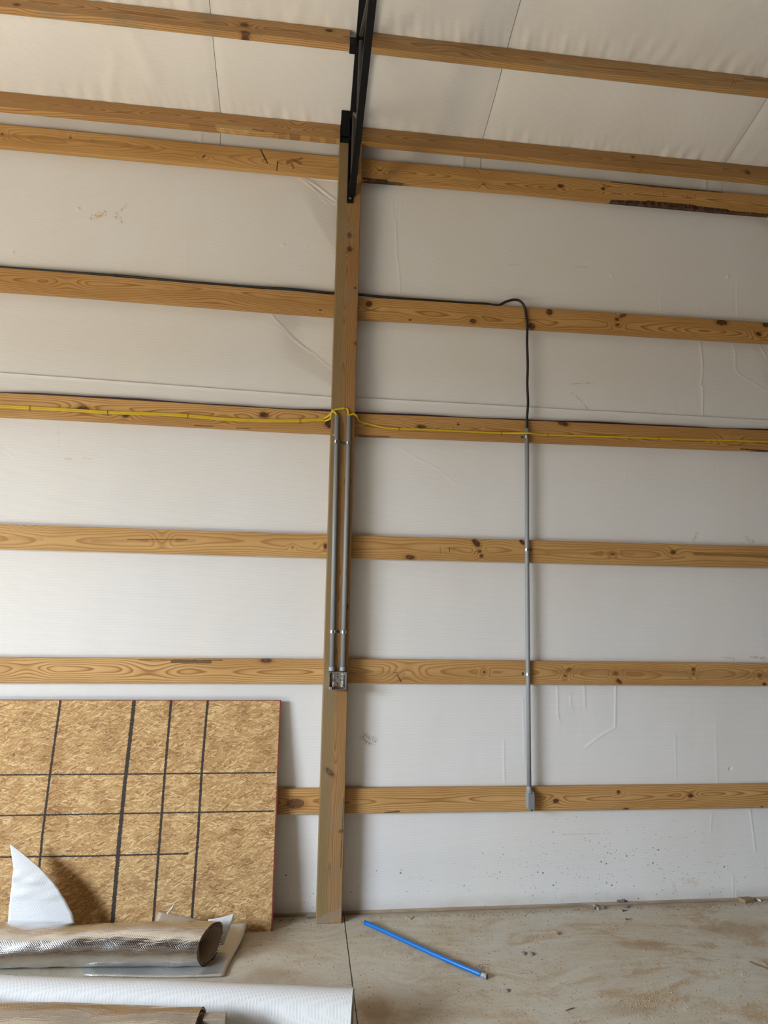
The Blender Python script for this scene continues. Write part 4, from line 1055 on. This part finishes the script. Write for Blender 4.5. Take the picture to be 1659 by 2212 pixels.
# white flap curling up behind the roll's end
sheet('white_film_flap', [[Vector((-.420, -.325, .020)), Vector((-.370, -.325, .030)), Vector((-.335, -.325, .040))],
                          [Vector((-.420, -.325, .080)), Vector((-.370, -.322, .090)), Vector((-.315, -.318, .100))],
                          [Vector((-.420, -.320, .130)), Vector((-.360, -.315, .135)), Vector((-.300, -.305, .140))],
                          [Vector((-.420, -.315, .160)), Vector((-.360, -.305, .163)), Vector((-.288, -.285, .172))]], M_SCRAP,
      'white film flap curling up behind the end of the foil roll', .004)
# brown dusty flap and thin white strip behind the roll
y_ = -.275
sheet('dusty_film_flap', [[A(330, 2010, y_ - .03), A(400, 2012, y_ - .02), A(470, 2014, y_ - .02)], [A(335, 1990, y_), A(400, 1992, y_), A(456, 1997, y_)], [A(343, 1969.5, y_ + .02), A(400, 1980, y_ + .02), A(452, 1993.5, y_ + .02)]], M_INNER,
      'brown dusty film flap folded up behind the foil roll', .004)
bm = bmesh.new(); a, b = A(361, 1974, -.285), A(375.5, 1956, -.255)
add_tube(bm, catmull([a, a.lerp(b, .5) + Vector((.004, 0, 0)), b], 4), .0052, 8, True, .35)
tag(obj('white_film_sliver', bm, M_SCRAP, None, True), 'thin white film sliver sticking up behind the brown flap', 'film scrap')
# torn white piece standing up behind the roll
yb_, yt_ = -.262, -.205
def sp(px, py):
    f = (1990 - py) / 165.0; return A(px, py, yb_ + (yt_ - yb_) * f)
lft0 = [(22, 1824), (26, 1850), (30, 1880), (25, 1920), (20, 1960), (17, 2000), (14, 2040)]
rgt0 = [(24.5, 1825), (47, 1842), (84, 1873), (118, 1907), (140, 1942), (157, 1975), (172, 2040)]
def densify(L): return [((a[0] * (3 - k) + b[0] * k) / 3, (a[1] * (3 - k) + b[1] * k) / 3) for a, b in zip(L, L[1:]) for k in range(3)] + [L[-1]]
lft, rgt = densify(lft0), densify(rgt0)
rows = []
for (l_, r_) in zip(lft, rgt):
    row = []
    for k in range(6):
        f = k / 5; px = l_[0] + (r_[0] - l_[0]) * f; py = l_[1] + (r_[1] - l_[1]) * f
        p = sp(px, py); p.y += -.022 * math.sin(math.pi * f) * min(1, (r_[0] - l_[0]) / 260) - .010 * math.exp(-((py - 1893 - 10 * f) / 7) ** 2) - .006 * math.exp(-((py - 1928 - 6 * f) / 6) ** 2); row.append(p)
    rows.append(row)
sheet('white_film_scrap', rows, M_SCRAP, 'torn white insulation piece standing up behind the foil roll against the strand board', .007, 'film scrap', 4)

# wooden offcut between the front rolls
def rot_box(name, lo, hi, loc, rz, mat, bevel=.002, extra=None):
    bm = bmesh.new(); add_box(bm, lo, hi, bevel)
    if extra: extra(bm)
    o = obj(name, bm, mat); o.location = loc; o.rotation_euler = (0, 0, rz); return o
pt = A(466, 2185, -1.235)
M_OFF = plain('dusty_offcut_wood', (.30, .235, .165), .85, 0, .3, 70, .5)
root = empty('wood_offcut', (pt.x, -1.28, 0)); tag(root, 'short dusty wood offcut standing between the two front insulation rolls', 'wood offcut')
bm = bmesh.new(); add_box(bm, (-.042, -.045, 0), (.040, -.006, pt.z - .0), .002); o = obj('front_ply', bm, M_OFF); o.parent = root; o.location = (0, -.010, -.012)
bm = bmesh.new(); add_box(bm, (-.043, 0, 0), (.042, .045, pt.z - .002), .002); o = obj('rear_ply', bm, M_OFF); o.parent = root

# ------------------------------------------------------------------ blue pipe
pp = [F(px, py, .0112) for px, py in ((788, 1992.5), (832, 2012), (880, 2034.5), (930, 2057.5), (985, 2082), (1030, 2101), (1052, 2110.5))]
root = empty('blue_pipe', pp[3]); tag(root, 'short bent piece of blue plastic pipe lying on the floor', 'pipe')
P_ = catmull(pp, 8)
bm = bmesh.new(); add_pipe(bm, P_[:-5], .0112, .0088, 18, .05); child(obj('tube', bm, M_BLUE, None, True), root)
bm = bmesh.new(); add_pipe(bm, P_[-6:], .01125, .0088, 18, .03); child(obj('worn_end', bm, M_PRINT, None, True), root)

# ------------------------------------------------------------------ litter on the floor
def lump(bm, c, sx, sy, sz, seed, sub=2, rz=0.0):
    r = bmesh.ops.create_icosphere(bm, subdivisions=sub, radius=1.0); rg = random.Random(seed)
    ph = [rg.uniform(0, 6) for _ in range(6)]
    for v in r['verts']:
        d = 1 + .16 * math.sin(v.co.x * 3 + ph[0]) + .14 * math.sin(v.co.y * 4 + ph[1]) + .12 * math.sin(v.co.z * 5 + ph[2])
        x, y, z = v.co.x * sx * d, v.co.y * sy * d, v.co.z * sz * d
        v.co = Vector((c[0] + x * math.cos(rz) - y * math.sin(rz), c[1] + x * math.sin(rz) + y * math.cos(rz), c[2] + max(z, -sz * .7)))
def stone(px, py, sx, sy, sz, label, mat=M_STONE, name='pebble', cat='pebble', group='pebbles on the floor', rz=0):
    p = F(px, py); bm = bmesh.new(); lump(bm, (p.x, p.y, sz * .7), sx, sy, sz, int(px)); return tag(obj(name, bm, mat, None, True), label, cat, group)
stone(1132, 2060, .014, .013, .005, 'flat grey pebble right of the blue pipe, left one of the pair')
stone(1149, 2061.5, .013, .014, .006, 'flat grey pebble right of the blue pipe, right one of the pair')
stone(1095, 2141, .013, .013, .005, 'flat grey pebble in front of the blue pipe end')
def chip(px, py, outline, th, mat, name, label, cat, rz=0, tilt=0.0, z=0.0):
    p = F(px, py); bm = bmesh.new()
    a = [bm.verts.new((x, y, 0)) for x, y in outline]; b = [bm.verts.new((x * .94, y * .94, th)) for x, y in outline]
    m_ = len(a)
    for k in range(m_): bm.faces.new((a[k], a[(k + 1) % m_], b[(k + 1) % m_], b[k]))
    bm.faces.new(a[::-1]); bm.faces.new(b)
    o = obj(name, bm, mat); o.location = (p.x, p.y, z); o.rotation_euler = (tilt, 0, rz)
    return tag(o, label, cat)
chip(884, 1983.5, [(-.028, .020), (-.008, .026), (.024, .022), (.030, .012), (.004, -.026)], .004, plain('pale_grey_chip', (.36, .29, .20), .8), 'wood_chip', 'thin triangular chip lying between the post and the blue pipe', 'chip')
chip(1614, 1948, [(-.045, .030), (.030, .032), (.046, -.014), (-.030, -.020)], .020, M_CARD, 'wood_chip', 'brown wood chip lying against the wall at the far right', 'chip', .1)
chip(1635, 1945, [(-.016, .018), (-.006, .022), (.018, -.014), (.010, -.020)], .006, plain('white_scrap', (.74, .73, .70), .6), 'film_scrap', 'tiny white scrap beside the brown chip at the far right', 'scrap', .2, .2, .004)
chip(1287, 1961, [(-.006, .030), (.006, .030), (.007, -.02), (0, -.036)], .010, plain('grey_splinter', (.36, .31, .27), .8), 'wood_splinter', 'grey splinter lying at the wall foot among dirt clods', 'splinter', .1)
for k, (px, py, s_, d_) in enumerate(((1281, 1961.5, .012, 'left of the grey splinter'), (1296, 1952, .013, 'just right of the grey splinter'), (1332, 1952, .011, 'on the sill, left of the row'), (1338, 1951.5, .012, 'on the sill, middle of the row'), (1345, 1953.5, .012, 'on the sill, right of the row'), (1350, 1957, .014, 'below the row on the sill'))):
    p = F(px, py); on_sill = 2 <= k <= 4; bm = bmesh.new()
    lump(bm, (p.x, .03 if on_sill else min(p.y, -.004), (.0185 if on_sill else 0) + s_ * .42), s_, s_ * .8, s_ * .6, 100 + k)
    tag(obj('dirt_clod', bm, M_MORTAR, None, True), 'small grey dirt clod at the wall foot, ' + d_, 'dirt clod', 'dirt clods at the wall foot')
p = F(672, 1968); bm = bmesh.new(); lump(bm, (p.x, .006, .010), .030, .010, .015, 331); tag(obj('dirt_clod', bm, M_MORTAR, None, True), 'grey dirt clod against the left foot of the post', 'dirt clod', 'dirt clods at the wall foot')
def screw(px, py, upright, label):
    p = F(px, py); root = empty('drywall_screw', (p.x, p.y, 0)); tag(root, label, 'screw', 'black screws on the floor')
    if upright: a = Vector((p.x + .012, p.y, .0045)); b = Vector((p.x - .012, p.y, .0085))
    else: a = Vector((p.x + .016, p.y, .0035)); b = Vector((p.x - .013, p.y - .004, .0050))
    bm = bmesh.new(); add_tube(bm, [a, a.lerp(b, .25), b], .0006, 8, r_end=.0026); child(obj('shank', bm, M_BLACK), root)
    d = (b - a).normalized(); bm = bmesh.new(); add_tube(bm, [b - d * .003, b + d * .001, b + d * .002], .0026, 10, r_end=.0048); child(obj('head', bm, M_BLACK), root)
screw(1350, 1968.5, False, 'black screw lying on the floor near the wall, nearer the wall')
screw(1357, 1988, True, 'black screw lying on the floor near the wall, farther from the wall')
p = F(1206, 2019); bm = bmesh.new(); add_tube(bm, [(p.x, p.y - .006, .006), (p.x, p.y + .010, .006), (p.x, p.y + .024, .006)], .006, 10, r_end=.003); tag(obj('brass_tip', bm, M_BRASS), 'tiny brass coloured tip lying on the floor below the single conduit', 'metal bit')
def twig(lst, r, label):
    bm = bmesh.new(); P2_ = catmull([F(px, py, .003 + .002 * (k % 2)) for k, (px, py) in enumerate(lst)], 5)
    add_tube(bm, P2_, r, 6); return tag(obj('twig', bm, plain('dry_twig', (.13, .085, .035), .8), None, True), label, 'twig')
twig([(1619, 2077), (1632, 2083), (1646, 2088), (1672, 2097)], .0024, 'dark thin twig on the floor at the right edge')
twig([(1645, 2077), (1652, 2082), (1657, 2085)], .002, 'short pale straw beside the dark twig at the right edge').data.materials[0] = M_CHIP
twig([(1222, 2183), (1232, 2179), (1240, 2177)], .002, 'short dark twig on the floor in the right foreground')
def crumbs(name, spots, mat, label, seed):
    rg = np.random.default_rng(seed); V = []; Fc = []
    base = np.array([(1, 0, 0), (-.5, .8, 0), (-.5, -.8, 0), (0, 0, 1)])
    for (px, py, sx, sy, n_, s0, s1) in spots:
        c = F(px, py)
        for _ in range(n_):
            q = rg.normal(size=2); x, y = c.x + q[0] * sx, c.y + q[1] * sy
            if y > -.004 or (x > PL - .01 and x < PR + .01 and y > -.08): continue
            if x < .3 and y < .02 and (x < -.25): continue
            s = rg.uniform(s0, s1) * (1 if rg.random() > .1 else 1.6); a = rg.uniform(0, 6.28); el = rg.uniform(.5, 1.0)
            R_ = np.array([[math.cos(a), -math.sin(a), 0], [math.sin(a), math.cos(a), 0], [0, 0, 1]])
            v = (base * np.array([s, s * el, s * rg.uniform(.5, .9)])) @ R_.T + np.array([x, y, 0.0003])
            b = len(V); V.extend(map(tuple, v)); Fc.extend([(b, b + 1, b + 2), (b, b + 1, b + 3), (b + 1, b + 2, b + 3), (b + 2, b, b + 3)])
    me = bpy.data.meshes.new(name); me.from_pydata(V, [], Fc); me.update()
    o = link_mesh(name, me, mat); return tag(o, label, 'debris', None, 'stuff')
crumbs('sawdust', [(1330, 2050, .9, .30, 900, .0016, .0042), (1170, 1968, .16, .02, 260, .001, .0022), (1390, 2168, .07, .05, 240, .002, .0042), (1350, 2160, .06, .05, 110, .002, .004), (1440, 2152, .06, .05, 150, .0018, .004), (1520, 2060, .10, .10, 240, .0018, .0038), (1590, 2100, .06, .05, 110, .002, .005), (1480, 2016, .14, .06, 110, .002, .004),
                   (1175, 2038, .05, .05, 70, .002, .005), (1330, 2003, .05, .03, 60, .002, .005), (1420, 2085, .18, .10, 160, .002, .0045), (1250, 2120, .4, .15, 260, .0016, .0045), (950, 2030, .45, .16, 180, .0014, .0036), (1090, 2188, .3, .08, 120, .002, .005), (1560, 2190, .2, .1, 160, .002, .005), (1530, 2140, .25, .12, 160, .002, .005)],
       M_SAW, 'pale sawdust and wood crumbs scattered over the right of the floor', 3)
crumbs('soil_crumbs', [(1330, 2050, 1.0, .35, 420, .0014, .0034), (1050, 1975, .5, .02, 260, .002, .005), (1500, 1958, .5, .02, 260, .002, .0055), (900, 2020, .5, .2, 260, .0014, .0034), (620, 2060, .2, .2, 120, .001, .003), (640, 1985, .1, .03, 120, .002, .005), (770, 2150, .05, .08, 120, .0014, .003), (1042, 2090, .03, .02, 90, .0016, .004), (1260, 1955, .2, .015, 120, .002, .005)],
       M_DIRT, 'dark soil crumbs scattered over the dusty floor and along the wall foot', 9)
